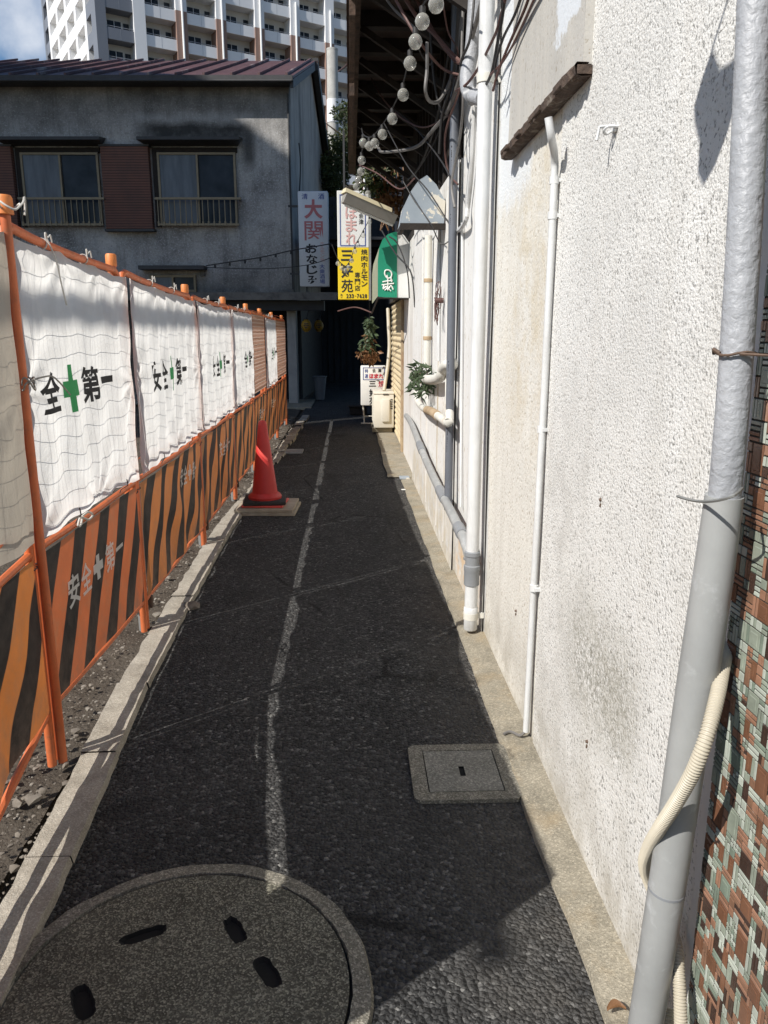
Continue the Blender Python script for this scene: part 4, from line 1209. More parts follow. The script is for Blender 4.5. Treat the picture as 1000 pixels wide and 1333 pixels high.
# ---- leafy plant growing out of the wall by the pipe
def leaf_cloud(mb, centre, rad, n, size, droop=0.0, mi=0, asp=2.2):
    for k in range(n):
        while True:
            p = Vector((random.uniform(-1, 1), random.uniform(-1, 1), random.uniform(-1, 1)))
            if p.length < 1: break
        if nz(p.x * 2.2 + centre[0] * 3, p.y * 2.2 + centre[1], p.z * 2.2) < -0.18: continue
        q = Vector(centre) + Vector((p.x * rad[0], p.y * rad[1], p.z * rad[2]))
        d = Vector((random.gauss(0, 1), random.gauss(0, 1), random.gauss(0, 0.7) - droop)).normalized()
        s_ = d.cross(Vector((random.gauss(0, 1), random.gauss(0, 1), random.gauss(0, 1)))).normalized()
        l = size * random.uniform(0.6, 1.3); w = l / asp / 2
        nrm = d.cross(s_) * l * 0.12
        mb.add([q, q + d * l * 0.45 + s_ * w + nrm, q + d * l, q + d * l * 0.45 - s_ * w + nrm], [(0, 1, 2), (0, 2, 3)], mi)
t = thing('wall_plant', 'grey green leafy plant hanging over the white pipes', 'plant', (0.55, 7.2, 1.0))
mb = MB(); c = at_x(547, 492, 0.56)
leaf_cloud(mb, c + Vector((0.02, 0, -0.01)), (0.10, 0.34, 0.15), 230, 0.085, 0.5, 0, 3.4)
mb.build('leaves', MT['leaf_plant'], t)
mb = MB()
for k in range(9): mb.tube([c + Vector((0.1, 0, -0.1)), c + Vector((random.uniform(-.08, .05), random.uniform(-.25, .25), random.uniform(-.05, .13)))], 0.004, 5)
mb.build('stems', MT['bark'], t)

# ================================================================== NEAR DOWNPIPE, HOSE, MOSAIC
t = thing('downpipe', 'grey downpipe in the right foreground, thickly painted above and bare plastic below', 'downpipe', (0.60, 1.33, 0))
up = [at_x(995, -260, 0.628), at_x(982 + 4, -60, 0.625), at_x(983, 5, 0.625), at_x(969, 300, 0.622), at_x(956, 500, 0.62), at_x(944, 640, 0.62), at_x(939, 690, 0.62)]
mb = MB(); mb.tube(smooth_path(up, 6), 0.0262, 20); mb.build('painted_pipe', MT['pipe_painted'], t, smooth=True)
lo = [at_x(943, 645, 0.62), at_x(927, 760, 0.618), at_x(900, 940, 0.612), at_x(872, 1130, 0.606), at_x(852, 1260, 0.60), at_x(838, 1350, 0.598), at_x(830, 1400, 0.596)]
lo = smooth_path(lo, 6)
mb = MB(); mb.tube(lo, [0.0305 + 0.004 * min(1, k / 10) for k in range(len(lo))], 22); mb.build('lower_pipe', MT['pipe_grey'], t, smooth=True)
mb = MB(); sp = lo[20:22]; mb.tube([lo[19], lo[19] + (lo[20] - lo[19]) * 0.12], 0.0352, 22); mb.build('joint_line', MT['coupling'], t, smooth=True)
p = at_x(959, 460, 0.62)
mb = MB(); mb.tube([p + Vector((0.032 * math.cos(a), 0.032 * math.sin(a), 0.003 * math.sin(3 * a))) for a in [k * math.pi / 8 for k in range(17)]], 0.0024, 6)
mb.tube([p + Vector((-0.01, -0.03, 0)), p + Vector((0.03, -0.06, -0.002)), p + Vector((0.08, -0.08, -0.004))], 0.0024, 6)
mb.tube([p + Vector((-0.03, -0.005, 0)), p + Vector((-0.036, 0.004, 0.006)), p + Vector((-0.03, 0.015, 0.0))], 0.0035, 6)
mb.build('wire_tie', MT['rust'], t, smooth=True)
mb = MB(); q = at_x(943, 645, 0.62)
ring = [q + Vector((0.036 * math.cos(a), 0.036 * math.sin(a), 0.006 * math.sin(a))) for a in [math.pi * 1.1 + k * math.pi / 8 for k in range(13)]]
mb.tube(smooth_path([at_x(882, 646, 0.60), at_x(905, 652, 0.585), at_x(930, 652, 0.575), at_x(955, 645, 0.585), at_x(966, 636, 0.62)], 6), 0.0028, 6)
mb.build('steel_wire', MT['galv'], t, smooth=True)

hp = [at_x(951, 815, 0.705), at_x(946, 845, 0.69), at_x(941, 868, 0.66), at_x(934, 905, 0.625), at_x(921, 955, 0.590), at_x(903, 1003, 0.572), at_x(880, 1045, 0.566), at_x(860, 1076, 0.565), at_x(845, 1102, 0.575), at_x(839, 1125, 0.595), at_x(846, 1150, 0.63), at_x(862, 1185, 0.655), at_x(879, 1225, 0.655), at_x(884, 1270, 0.645), at_x(886, 1320, 0.64), at_x(887, 1380, 0.64)]
hp = smooth_path(hp, 30)
def ribbed(mb, path, r, pitch):
    dense = [path[0]]; acc = 0; rad = [r]
    # resample to quarter-pitch steps
    seg = []; tot = 0
    for a, b in zip(path, path[1:]): seg.append((tot, a, b)); tot += (b - a).length
    out = []; st = pitch / 4; d = 0; k = 0
    while d < tot:
        while k + 1 < len(seg) and seg[k + 1][0] <= d: k += 1
        s0, a, b = seg[k]; L_ = (b - a).length or 1e-6
        out.append(a + (b - a) * min(1, (d - s0) / L_)); d += st
    mb.tube(out, 0, 14, rfun=lambda i: r * (1.0 if i % 4 in (0, 1) else 0.86))
mb = MB(); ribbed(mb, hp, 0.013, 0.0058)
tag(mb.build('corrugated_hose', MT['hose'], smooth=True), 'beige corrugated hose wound around the grey downpipe', 'hose')
mb = MB(); ribbed(mb, smooth_path([at_x(870, 1312, 0.66), at_x(868, 1340, 0.65), at_x(864, 1380, 0.645)], 20), 0.0145, 0.0062)
tag(mb.build('hose_stub', MT['hose'], smooth=True), 'short beige corrugated hose end behind the foot of the downpipe', 'hose')

# mosaic wall: packed glazed tiles on a mortar bed
t = thing('mosaic_wall', 'wall faced with green, brown and copper glazed mosaic tiles at the right edge', 'wall', (0.75, 0.5, 0))
TX = 0.690; TY1 = 1.300
mb = MB()
mb.box((TX + 0.001, -1.5, 0.0), (TX + 0.25, TY1, 2.6))
mb.build('mortar_bed', MT['grout'], t)
mb = MB()
def edge_strip(i, j):
    z = 2.4 * i
    w = 0.030 + 0.010 * nz(z * 9) + 0.006 * nz(z * 31)
    return (TX - 0.001 + 0.004 * nz(z * 12, j), TY1 - 0.004 + w * j, z)
mb.grid(edge_strip, 120, 2)
mb.grid(lambda i, j: (TX + 0.02 * j, TY1 + 0.02 + 0.010 * nz(2.4 * i * 9), 2.4 * i), 60, 1)
mb.build('plaster_edge', MT['wall_white'], t)
cell = 0.0092
NY, NZ = 96, 238
occ = [[False] * NZ for _ in range(NY)]
mb = MB()
tile_mats = [MT['t_sage'], MT['t_mint'], MT['t_brown'], MT['t_dark'], MT['t_copper'], MT['t_olive'], MT['t_rust']]
def put(iy, iz, w, h, mi, inner=False):
    for a in range(w):
        for b in range(h): occ[iy + a][iz + b] = True
    y1_ = TY1 - iy * cell - 0.0013; y0_ = TY1 - (iy + w) * cell + 0.0013; z0_ = iz * cell + 0.0013; z1_ = (iz + h) * cell - 0.0013
    th = random.uniform(0.0011, 0.0019); b = 0.0006
    tx, ty = random.uniform(-0.0002, 0.0002), random.uniform(-0.0002, 0.0002)
    V = [(TX, y0_, z0_), (TX, y1_, z0_), (TX, y1_, z1_), (TX, y0_, z1_),
         (TX - th + tx + ty, y0_ + b, z0_ + b), (TX - th - tx + ty, y1_ - b, z0_ + b), (TX - th - tx - ty, y1_ - b, z1_ - b), (TX - th + tx - ty, y0_ + b, z1_ - b)]
    mb.add(V, [(4, 5, 6, 7), (0, 1, 5, 4), (1, 2, 6, 5), (2, 3, 7, 6), (3, 0, 4, 7)], mi)
    if inner:
        g = 0.0055
        X = TX - th - 0.0007
        P = [(y0_ + g, z0_ + g), (y1_ - g, z0_ + g), (y1_ - g, z1_ - g), (y0_ + g, z1_ - g)]
        P2 = [(y0_ + g + .0015, z0_ + g + .0015), (y1_ - g - .0015, z0_ + g + .0015), (y1_ - g - .0015, z1_ - g - .0015), (y0_ + g + .0015, z1_ - g - .0015)]
        mb.add([(TX - th + 0.0004, *p) for p in P] + [(X, *p) for p in P2], [(4, 5, 6, 7), (0, 1, 5, 4), (1, 2, 6, 5), (2, 3, 7, 6), (3, 0, 4, 7)], mi)
def free(iy, iz, w, h):
    if iy + w > NY or iz + h > NZ: return False
    return all(not occ[iy + a][iz + b] for a in range(w) for b in range(h))
# large feature tiles first on the 2-cell module, then small tiles laid in courses between them
def near(iy, iz, w, h, g):
    return any(occ[a][b] == 2 for a in range(max(0, iy - g), min(NY, iy + w + g)) for b in range(max(0, iz - g), min(NZ, iz + h + g)))
for _ in range(12000):
    w, h_ = random.choice([(4, 6), (4, 4), (4, 4), (2, 4)])
    iy, iz = 2 * random.randrange(NY // 2 - w // 2 + 1), 2 * random.randrange(NZ // 2 - h_ // 2 + 1)
    if free(iy, iz, w, h_) and not near(iy, iz, w, h_, 1):
        put(iy, iz, w, h_, random.choice([2, 2, 3, 3, 2, 0, 5]), True)
        for a in range(w):
            for b in range(h_): occ[iy + a][iz + b] = 2
last = -1
for iz in range(0, NZ - 1, 2):
    for iy in range(0, NY - 1, 2):
        if occ[iy][iz]: continue
        kind = random.random()
        if kind < 0.16 and free(iy, iz, 4, 2): cuts = [(0, 0, 4, 1), (0, 1, 4, 1)]
        elif kind < 0.30 and free(iy, iz, 2, 4): cuts = [(0, 0, 1, 4), (1, 0, 1, 4)]
        elif kind < 0.52: cuts = [(0, 0, 2, 2)]
        elif kind < 0.68: cuts = [(0, 0, 1, 2), (1, 0, 1, 2)]
        elif kind < 0.84: cuts = [(0, 0, 2, 1), (0, 1, 2, 1)]
        else: cuts = [(0, 0, 1, 1), (1, 0, 1, 1), (0, 1, 1, 1), (1, 1, 1, 1)]
        fam = random.choice([[0, 1, 5], [1, 0, 5], [4, 6, 4], [4, 6, 3], [1, 1, 0]])
        for (a, b, w, h_) in cuts: put(iy + a, iz + b, w, h_, random.choice(fam))
mb.build('glazed_tiles', tile_mats, t)

# ================================================================== SHOP FRONT FURTHER ALONG (right)
S = thing('shop_building', 'low shop beyond the white building with a ribbed cream shutter', 'building', (1.0, 11, 0))
mb = MB(); mb.box((0.70, 8.31, 0.0), (2.5, 10.25, 2.62)); mb.build('front_wall', MT['wall_white'], S)
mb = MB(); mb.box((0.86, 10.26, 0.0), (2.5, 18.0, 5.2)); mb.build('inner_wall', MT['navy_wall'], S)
mb = MB(); mb.box((0.672, 10.28, 0.0), (0.74, 10.46, 2.05), bev=0.006); mb.build('door_post', MT['rust_post'], S)
mb = MB()
def sh(i, j):
    y = 10.5 + 3.1 * i; z = 0.04 + 2.0 * j
    return (0.696 + 0.022 * (abs(((z / 0.085) % 1.0) - 0.5) * 2) ** 1.5, y, z)
mb.grid(sh, 1, 188); mb.box((0.73, 10.5, 0.03), (0.76, 13.6, 2.04))
mb.build('shutter', MT['shutter'], S, fix=False)
mb = MB(); mb.box((0.66, 10.3, 2.06), (0.90, 13.7, 2.4)); mb.build('shutter_box', MT['dark_trim'], S)
mb = MB(); mb.box((0.68, 13.62, 0.0), (0.80, 13.74, 2.3)); mb.build('side_post', MT['dark_wood'], S)

# blue-grey hood over a window
t = thing('window_hood', 'peeling blue grey quarter round hood fixed high on the white boards', 'hood', (0.6, 6.1, 2.35))
y0, y1 = 5.62, 5.92
c0 = [at_y(578, 292, y0), at_y(580, 262, y0), at_y(568, 240, y0), at_y(556, 228, y0), at_y(545, 235, y0), at_y(535, 249, y0), at_y(526, 268, y0), at_y(521, 293, y0)]
mb = MB(); mb.prism(c0, (0, 0.015, 0)); mb.build('end_plate', MT['peeling'], t)
mb = MB()
outer = c0[2:]
n_ = len(outer)
mb.add([p + Vector((0, 0.016, 0.004)) for p in outer] + [p + Vector((0, y1 - y0, 0.004)) for p in outer], [(i, i + 1, n_ + i + 1, n_ + i) for i in range(n_ - 1)])
mb.add([p + Vector((0.012, 0.016, -0.010)) for p in outer] + [p + Vector((0.012, y1 - y0, -0.010)) for p in outer], [(i, i + 1, n_ + i + 1, n_ + i) for i in range(n_ - 1)])
mb.build('curved_sheet', MT['peeling'], t, fix=False)
mb = MB(); a = c0[0]; b = c0[-1]
mb.box((b.x, y0 - 0.012, b.z - 0.03), (a.x + 0.01, y0 + 0.014, b.z + 0.012)); mb.box((b.x, y0 + 0.016, b.z - 0.03), (b.x + 0.03, y1, b.z))
mb.build('bottom_rail', MT['dark_wood'], t)

# green and white awning
t = thing('shop_awning', 'green and white boxy awning with white scribbled graffiti above the shutter', 'awning', (0.5, 10.5, 2))
y0, y1 = 9.45, 11.9
A0 = [(492, 386), (492, 340), (494, 322), (498, 312), (505, 305), (513, 302), (517, 302), (517, 389)]
A1 = [(517, 302), (526, 306), (534, 318), (537, 335), (537, 387), (517, 389)]
mb = MB(); mb.prism([at_y(u, v, y0) for u, v in A0], (0, 0.01, 0)); mb.build('green_end', MT['green_cloth'], t)
mb = MB(); mb.prism([at_y(u, v, y0 + 0.012) for u, v in A1], (0, 0.01, 0)); mb.build('white_end', MT['white_cloth'], t)
mb = MB()
top_ = [at_y(u, v, y0) for u, v in [(537, 335), (534, 318), (526, 306), (513, 302), (505, 305), (498, 312), (494, 322), (492, 340), (492, 386)]]
n_ = len(top_)
mb.add([p + Vector((0, 0.022, 0.004)) for p in top_] + [p + Vector((0, y1 - y0, 0.004)) for p in top_], [(i, i + 1, n_ + i + 1, n_ + i) for i in range(n_ - 1)])
mb.build('canopy_sheet', MT['olive_cloth'], t)
mb = MB()
gp = lambda u, v: at_y(u, v, y0 - 0.006)
def stroke(pts, r=0.009): mb.tube(smooth_path([gp(u, v) for u, v in pts], 5), r, 6)
stroke([(504, 362), (501, 357), (502, 352), (507, 352), (510, 356), (509, 361), (505, 362), (504, 358)])
stroke([(509, 361), (510, 367)]); stroke([(498, 367), (504, 366), (511, 365)])
stroke([(497, 371), (505, 370), (513, 369)]); stroke([(505, 362), (505, 372), (505, 378)]); stroke([(500, 371), (499, 376), (503, 373), (505, 377), (509, 372), (512, 377)])
stroke([(501, 378), (505, 375), (509, 379)], 0.007)
mb.build('graffiti', MT['sign_white'], t)
mb = MB()
p = at_y(484, 408, 10.4); q = at_y(493, 386, y0)
mb.tube([q, p], 0.012, 6); mb.tube([at_y(537, 389, y0), at_y(493, 388, y0)], 0.012, 6)
mb.build('awning_frame', MT['dark_wood'], t)

# fluorescent lamp reaching over the alley
t = thing('tube_lamp', 'yellowed fluorescent lamp fixture reaching out over the alley in front of the yellow sign', 'lamp', (0.5, 9.2, 3))
P0, P1 = at_y(514, 284, 9.2), at_y(446, 254, 9.0)
d = (P1 - P0).normalized()
s_ = d.cross(Vector((0, 0, 1))).normalized(); u_ = s_.cross(d)
def lampbox(mb, a, b, h0, h1, w0, w1):
    Q = []
    for P in (a, b):
        for (w, h) in ((-w0, h0), (w0, h0), (w1, h1), (-w1, h1)): Q.append(P + s_ * w + u_ * h)
    mb.add(Q, [(0, 1, 2, 3), (4, 5, 6, 7), (0, 1, 5, 4), (1, 2, 6, 5), (2, 3, 7, 6), (3, 0, 4, 7)])
mb = MB(); lampbox(mb, P0 + d * 0.08, P1, 0.025, 0.075, 0.085, 0.05); mb.build('housing', MT['lamp_cream'], t)
mb = MB(); lampbox(mb, P0, P1 - d * 0.02, -0.075, 0.022, 0.04, 0.08); mb.build('reflector', MT['lamp_under'], t)
mb = MB(); mb.tube([P0 + u_ * -0.08, P1 - d * 0.05 + u_ * -0.085], 0.016, 8); mb.build('tube', MT['sign_white'], t, smooth=True)
mb = MB(); mb.tube([P0, P0 + Vector((0.25, 0.02, -0.02))], 0.03, 8); mb.build('arm', MT['dark_wood'], t)

# yellow and white hanging sign
def plane_fn(o, ax, off=0.004):
    """a right, b up, on a face at o"""
    ax = Vector(ax); nrm = Vector((ax.y, -ax.x, 0))
    return lambda a, b: Vector(o) + ax * a + Vector((0, 0, b)) + nrm * off
t = thing('yellow_sign', 'tall sign, white with red script above and yellow with black characters below', 'sign', (0.08, 13.05, 2.1))
o = at_y(440.5, 390, 13.0); o1 = at_y(480.5, 390, 13.0)
Wd = o1.x - o.x; Hh = at_y(441, 248, 13.0).z - o.z
yz = Hh * 0.485
mb = MB(); mb.box((o.x, 13.0, o.z + yz + 0.001), (o.x + Wd, 13.16, o.z + Hh), bev=0.008); mb.build('white_face', MT['sign_white'], t)
mb = MB(); mb.box((o.x, 12.999, o.z), (o.x + Wd, 13.16, o.z + yz), bev=0.008); mb.build('yellow_face', MT['sign_yellow'], t)
mb = MB(); mb.box((o.x + Wd, 12.99, o.z - 0.01), (o.x + Wd + 0.035, 13.17, o.z + Hh + 0.01)); mb.build('side_frame', MT['galv'], t)
f = plane_fn((o.x, 12.999, o.z), (1, 0, 0), 0.005)
mb = MB()
for n_, ch in enumerate('ほまれ'):
    b1 = Hh * 0.86 - n_ * Hh * 0.118
    letters(mb, ch, Wd * 0.26, b1 - Hh * 0.112, Wd * 0.62, b1, f, 0, 0.02)
mb.build('red_lettering', MT['p_pink'], t)
mb = MB()
for n_, ch in enumerate('会津'):
    b1 = Hh * 0.80 - n_ * Hh * 0.055
    letters(mb, ch, Wd * 0.68, b1 - Hh * 0.048, Wd * 0.83, b1, f, 0, 0.015)
for n_, ch in enumerate('三好苑'):
    b1 = yz * 0.95 - n_ * yz * 0.28
    letters(mb, ch, Wd * 0.10, b1 - yz * (0.20 if n_ == 0 else 0.25), Wd * 0.48, b1, f, 0, 0.03)
for n_, ch in enumerate('焼肉ホルモン'):
    b1 = yz * 0.97 - n_ * yz * 0.122
    letters(mb, ch, Wd * 0.75, b1 - yz * 0.104, Wd * 0.95, b1, f, 0, 0.018)
for n_, ch in enumerate('専門店'):
    b1 = yz * 0.53 - n_ * yz * 0.125
    letters(mb, ch, Wd * 0.54, b1 - yz * 0.108, Wd * 0.71, b1, f, 0, 0.018)
for n_, ch in enumerate('☎ 233-7628'):
    if ch == ' ': continue
    a = Wd * (0.07 + 0.086 * n_ + (0.02 if n_ else 0))
    if ch == '-': rect(mb, a + Wd * 0.02, yz * 0.065, a + Wd * 0.06, yz * 0.075, f)
    else: letters(mb, ch, a, yz * 0.03, a + Wd * 0.07, yz * 0.11, f, 0, 0.03)
mb.build('black_lettering', MT['p_black'], t)
mb = MB()
def frame_line(mb, a0, b0, a1, b1, w, f):
    rect(mb, a0, b0, a1, b0 + w, f); rect(mb, a0, b1 - w, a1, b1, f); rect(mb, a0, b0 + w, a0 + w, b1 - w, f); rect(mb, a1 - w, b0 + w, a1, b1 - w, f)
frame_line(mb, Wd * 0.08, yz + Hh * 0.015, Wd * 0.90, Hh * 0.965, 0.012, f)
mb.build('blue_border', MT['p_blue'], t)
mb = MB(); mb.box((o.x + 0.1, 13.06, o.z + Hh), (o.x + 0.13, 13.09, o.z + Hh + 0.9)); mb.box((o.x + Wd + 0.036, 13.06, o.z + Hh * 0.3), (0.86, 13.09, o.z + Hh * 0.3 + 0.04)); mb.box((o.x + Wd + 0.036, 13.06, o.z + Hh * 0.8), (0.86, 13.09, o.z + Hh * 0.8 + 0.04))
mb.build('bracket', MT['dark_trim'], t)

# pavement signboard
t = thing('standing_signboard', 'white lit-box signboard on short legs behind the air conditioner', 'sign', (0.33, 13.6, 0))
o = at_y(472, 528, 13.6); tl = at_y(468, 476, 13.6); tr = at_y(501, 475, 13.6)
Wb = tr.x - tl.x; bz = o.z; Hb = tl.z - bz; x0 = tl.x + 0.02
mb = MB(); mb.box((x0, 13.6, bz), (x0 + Wb, 13.76, bz + Hb), bev=0.02); mb.build('box', MT['sign_white'], t, smooth=True)
f = plane_fn((x0, 13.6, bz), (1, 0, 0), 0.004)
mb = MB()
for n_, ch in enumerate('三好苑'):
    b1 = Hb * 0.62 - n_ * Hb * 0.205
    letters(mb, ch, Wb * 0.33, b1 - Hb * (0.14 if n_ == 0 else 0.185), Wb * 0.60, b1, f, 0, 0.035)
for n_, ch in enumerate('会津'): letters(mb, ch, Wb * (0.46 + 0.22 * n_), Hb * 0.83, Wb * (0.60 + 0.22 * n_), Hb * 0.93, f, 0, 0.03)
mb.build('black_lettering', MT['p_black'], t)
mb = MB()
for n_, ch in enumerate('ほまれ'): letters(mb, ch, Wb * (0.34 + 0.19 * n_), Hb * 0.68, Wb * (0.51 + 0.19 * n_), Hb * 0.80, f, 0, 0.035)
for n_, ch in enumerate('焼肉'): letters(mb, ch, Wb * 0.70, Hb * (0.46 - 0.20 * n_), Wb * 0.93, Hb * (0.63 - 0.20 * n_), f, 0, 0.035)
mb.build('red_lettering', MT['p_crimson'], t)
mb = MB()
letters(mb, '特', Wb * 0.16, Hb * 0.82, Wb * 0.29, Hb * 0.92, f, 0, 0.03); letters(mb, '選', Wb * 0.16, Hb * 0.69, Wb * 0.29, Hb * 0.79, f, 0, 0.03)
frame_line(mb, Wb * 0.09, Hb * 0.645, Wb * 0.95, Hb * 0.955, 0.010, f)
mb.build('blue_print', MT['p_blue'], t)
for dx in (0.06, Wb - 0.08):
    mb = MB(); mb.tube([(x0 + dx, 13.68, 0.0), (x0 + dx - 0.02, 13.68, bz + 0.01)], 0.014, 8); mb.build('leg', MT['ac'], t)
mb = MB(); mb.tube([(x0, 13.62, 0.02), (x0 + Wb, 13.62, 0.02)], 0.012, 8); mb.tube([(x0 + 0.05, 13.68, 0.14), (x0 + Wb - 0.1, 13.68, 0.14)], 0.01, 8); mb.build('foot_bar', MT['ac'], t)

# air conditioner outdoor unit
t = thing('air_conditioner', 'ivory air conditioner outdoor unit on the slab by the shutter', 'air conditioner', (0.57, 12.4, 0.016))
p0 = at_y(487, 548, 12.3); p1 = at_y(513, 511, 12.3)
ax0, ax1, az0, az1 = p0.x, p1.x, 0.10, p1.z
mb = MB(); mb.box((ax0, 12.3, az0), (ax1, 13.1, az1 - 0.03), bev=0.012); mb.build('casing', MT['ac'], t, smooth=True)
mb = MB(); mb.box((ax0 - 0.006, 12.294, az1 - 0.029), (ax1 + 0.006, 13.106, az1), bev=0.008); mb.build('lid', MT['ac'], t, smooth=True)
mb = MB(); w = ax1 - ax0; mb.box((ax0 + w * 0.38, 12.265, az0 + 0.10), (ax0 + w * 0.78, 12.299, az0 + 0.46), bev=0.01); mb.build('valve_cover', MT['ac'], t, smooth=True)
mb = MB()
for k in range(5): mb.box((ax0 + w * 0.82, 12.294, az0 + 0.30 + k * 0.035), (ax0 + w * 0.93, 12.2985, az0 + 0.318 + k * 0.035))
mb.box((ax0 + w * 0.45, 12.289, az1 - 0.035), (ax0 + w * 0.72, 12.2975, az1 - 0.018))
mb.build('vent', MT['ac_dark'], t)
mb = MB()
for k in range(8): mb.box((ax0 - 0.012, 12.4 + k * 0.08, az0 + 0.06), (ax0 - 0.002, 12.415 + k * 0.08, az1 - 0.08))
mb.build('grille', MT['ac'], t)
for yy in (12.36, 12.95):
    mb = MB(); mb.box((ax0 - 0.03, yy, 0.02), (ax1 - 0.02, yy + 0.09, 0.099), bev=0.01); mb.build('foot', MT['edging'], t)
mb = MB(); mb.tube(smooth_path([at_y(505, 402, 13.2), at_y(506, 425, 13.0), at_y(507, 450, 12.9), at_y(505, 475, 12.8), at_y(502, 495, 12.7), at_y(500, 509, 12.6)], 6), 0.028, 10)
tag(mb.build('refrigerant_hose', MT['hose'], smooth=True), 'taped beige pipe curving down to the air conditioner beside the shutter', 'pipe')

# dried hanging plant
t = thing('hanging_plant', 'half dried bunch of green and brown leaves under the yellow sign', 'plant', (0.3, 13.2, 1.3))
mb = MB()
for (u, v, rx, rz, n_, mi) in [(481, 418, 0.05, 0.08, 60, 0), (481, 433, 0.10, 0.13, 110, 0), (479, 450, 0.14, 0.14, 110, 0), (477, 462, 0.18, 0.12, 90, 1), (484, 462, 0.12, 0.14, 90, 1), (480, 447, 0.12, 0.14, 30, 1)]:
    leaf_cloud(mb, at_y(u, v, 13.2), (rx, 0.12, rz), n_, 0.11, 1.2, mi)
mb.build('leaves', [MT['leaf_plant'], MT['leaf_dry']], t)
mb = MB(); mb.tube([at_y(481, 392, 13.2), at_y(481, 420, 13.2)], 0.006, 6); mb.build('cord', MT['cable'], t)
# dry vine on the eave end, behind the lamp
t = thing('dry_vine', 'withered brown vine tangled under the eave behind the lamp fixture', 'plant', (0.4, 10.8, 3))
mb = MB()
for (u, v, n_, mi) in [(500, 262, 130, 1), (512, 268, 110, 1), (492, 240, 160, 0), (507, 232, 160, 0), (519, 252, 90, 1), (478, 236, 110, 0), (486, 215, 120, 0), (505, 205, 140, 0)]:
    leaf_cloud(mb, at_y(u, v, 10.9), (0.16, 0.2, 0.17), n_, 0.10, 0.4, mi)
mb.build('leaves', [MT['leaf'], MT['leaf_dry']], t)
mb = MB()
for k in range(7):
    a = random.uniform(478, 520)
    mb.tube(smooth_path([at_y(a, 195, 10.9), at_y(a + random.uniform(-8, 8), 230, 10.8), at_y(a + random.uniform(-10, 10), 270, 10.9), at_y(a + random.uniform(-12, 12), 300, 10.9)], 5), 0.012, 6)
mb.build('stems', MT['leaf_dry'], t)

# ================================================================== CABLES AND STRING LIGHTS
def cable(pts, r, mat, label, cat='cable', group=None, name='cable'):
    mb = MB(); mb.tube(smooth_path([at_y(*p) for p in pts], 8), r, 6)
    return tag(mb.build(name, MT[mat], smooth=True), label, cat, group)
cable([(640, -60, 3.6), (628, 0, 4.0), (608, 70, 4.4), (585, 140, 4.9), (563, 170, 5.4), (540, 192, 6.2), (500, 198, 6.8), (493, 193, 7.0)], 0.012, 'cable_grey', 'long grey cable drooping under the eave to the bulb cluster')
cable([(556, 55, 4.5), (556, 90, 4.5), (554, 118, 4.5), (560, 132, 4.6), (573, 130, 4.7), (588, 100, 4.8), (598, 50, 4.8), (606, -30, 4.8)], 0.010, 'cable_grey', 'grey cable hanging in a deep U loop beside the bulbs')
cable([(497, -10, 5.0), (515, 14, 4.8), (543, 39, 4.6)], 0.007, 'cable_grey', 'thin pale wire slanting down to the third bulb')
cable([(520, -15, 5.0), (545, 25, 4.9), (566, 45, 4.8), (590, 72, 4.7), (612, 90, 4.5)], 0.012, 'cable_brown', 'brown cable slanting across the dark eave towards the pipes')
cable([(535, -15, 5.2), (552, 18, 5.0), (570, 50, 4.8), (592, 78, 4.7), (600, 82, 4.6)], 0.010, 'cable_brown', 'second brown cable slanting beside the first across the eave')
cable([(598, -20, 4.6), (594, 60, 4.7), (588, 110, 4.8), (576, 150, 5.0), (572, 200, 5.1)], 0.010, 'cable', 'black cable running down in front of the dark eave left of the slate pipe')
cable([(604, -20, 4.5), (602, 40, 4.5), (601, 90, 4.5), (603, 130, 4.5), (600, 170, 4.6), (594, 205, 4.7), (588, 240, 4.75), (592, 270, 4.7)], 0.008, 'cable_grey', 'grey cable wandering down between the slate pipe and the white pipe')
cable([(667, -40, 3.2), (650, 30, 3.5), (640, 55, 3.7), (622, 90, 4.0), (607, 110, 4.2), (594, 118, 4.4)], 0.007, 'cable_brown', 'brown wire crossing in front of the white drain pipe top')
cable([(690, -40, 2.9), (672, 15, 3.2), (655, 50, 3.5), (645, 85, 3.6), (648, 110, 3.6)], 0.006, 'cable', 'black wire looping down right of the drain pipe')
cable([(700, -40, 2.9), (684, 10, 3.15), (664, 55, 3.4), (650, 90, 3.55), (642, 118, 3.65)], 0.006, 'cable_brown', 'brown wire close beside the black loop right of the drain pipe')
cable([(660, -40, 3.3), (655, 15, 3.4), (647, 60, 3.6), (640, 95, 3.7), (630, 115, 3.9)], 0.007, 'cable', 'dark wire bending behind the drain pipe bracket')
cable([(712, -40, 2.8), (695, 0, 3.0), (672, 50, 3.3), (655, 80, 3.5), (638, 98, 3.7)], 0.005, 'cable_brown', 'rightmost thin brown wire running down to the drain pipe bracket')
cable([(590, 240, 4.8), (578, 215, 5.0), (560, 190, 5.6), (535, 160, 6.2), (510, 140, 6.8)], 0.005, 'cable', 'black wire running from the slate pipe back under the eave')
cable([(500, 160, 6.4), (530, 215, 5.7), (560, 252, 5.4), (590, 300, 5.2)], 0.0045, 'cable', 'black wire passing in front of the blue grey hood')
cable([(525, 236, 5.6), (540, 262, 5.5), (560, 290, 5.4), (575, 318, 5.4), (592, 306, 5.2)], 0.004, 'cable', 'lower black wire crossing the blue grey hood and curling to the wall')
cable([(497, 300, 9.0), (515, 330, 8.6), (535, 355, 8.2), (540, 400, 8.2)], 0.008, 'cable', 'black wire draped across the green and white awning')
cable([(507, 308, 9.0), (518, 318, 8.8), (530, 352, 8.5), (533, 388, 8.4)], 0.008, 'cable', 'second black wire draped across the white end of the awning')
cable([(440, 405, 12.5), (462, 400, 12.0), (484, 407, 11.0)], 0.010, 'cable_brown', 'brown cable under the yellow sign running to the awning')
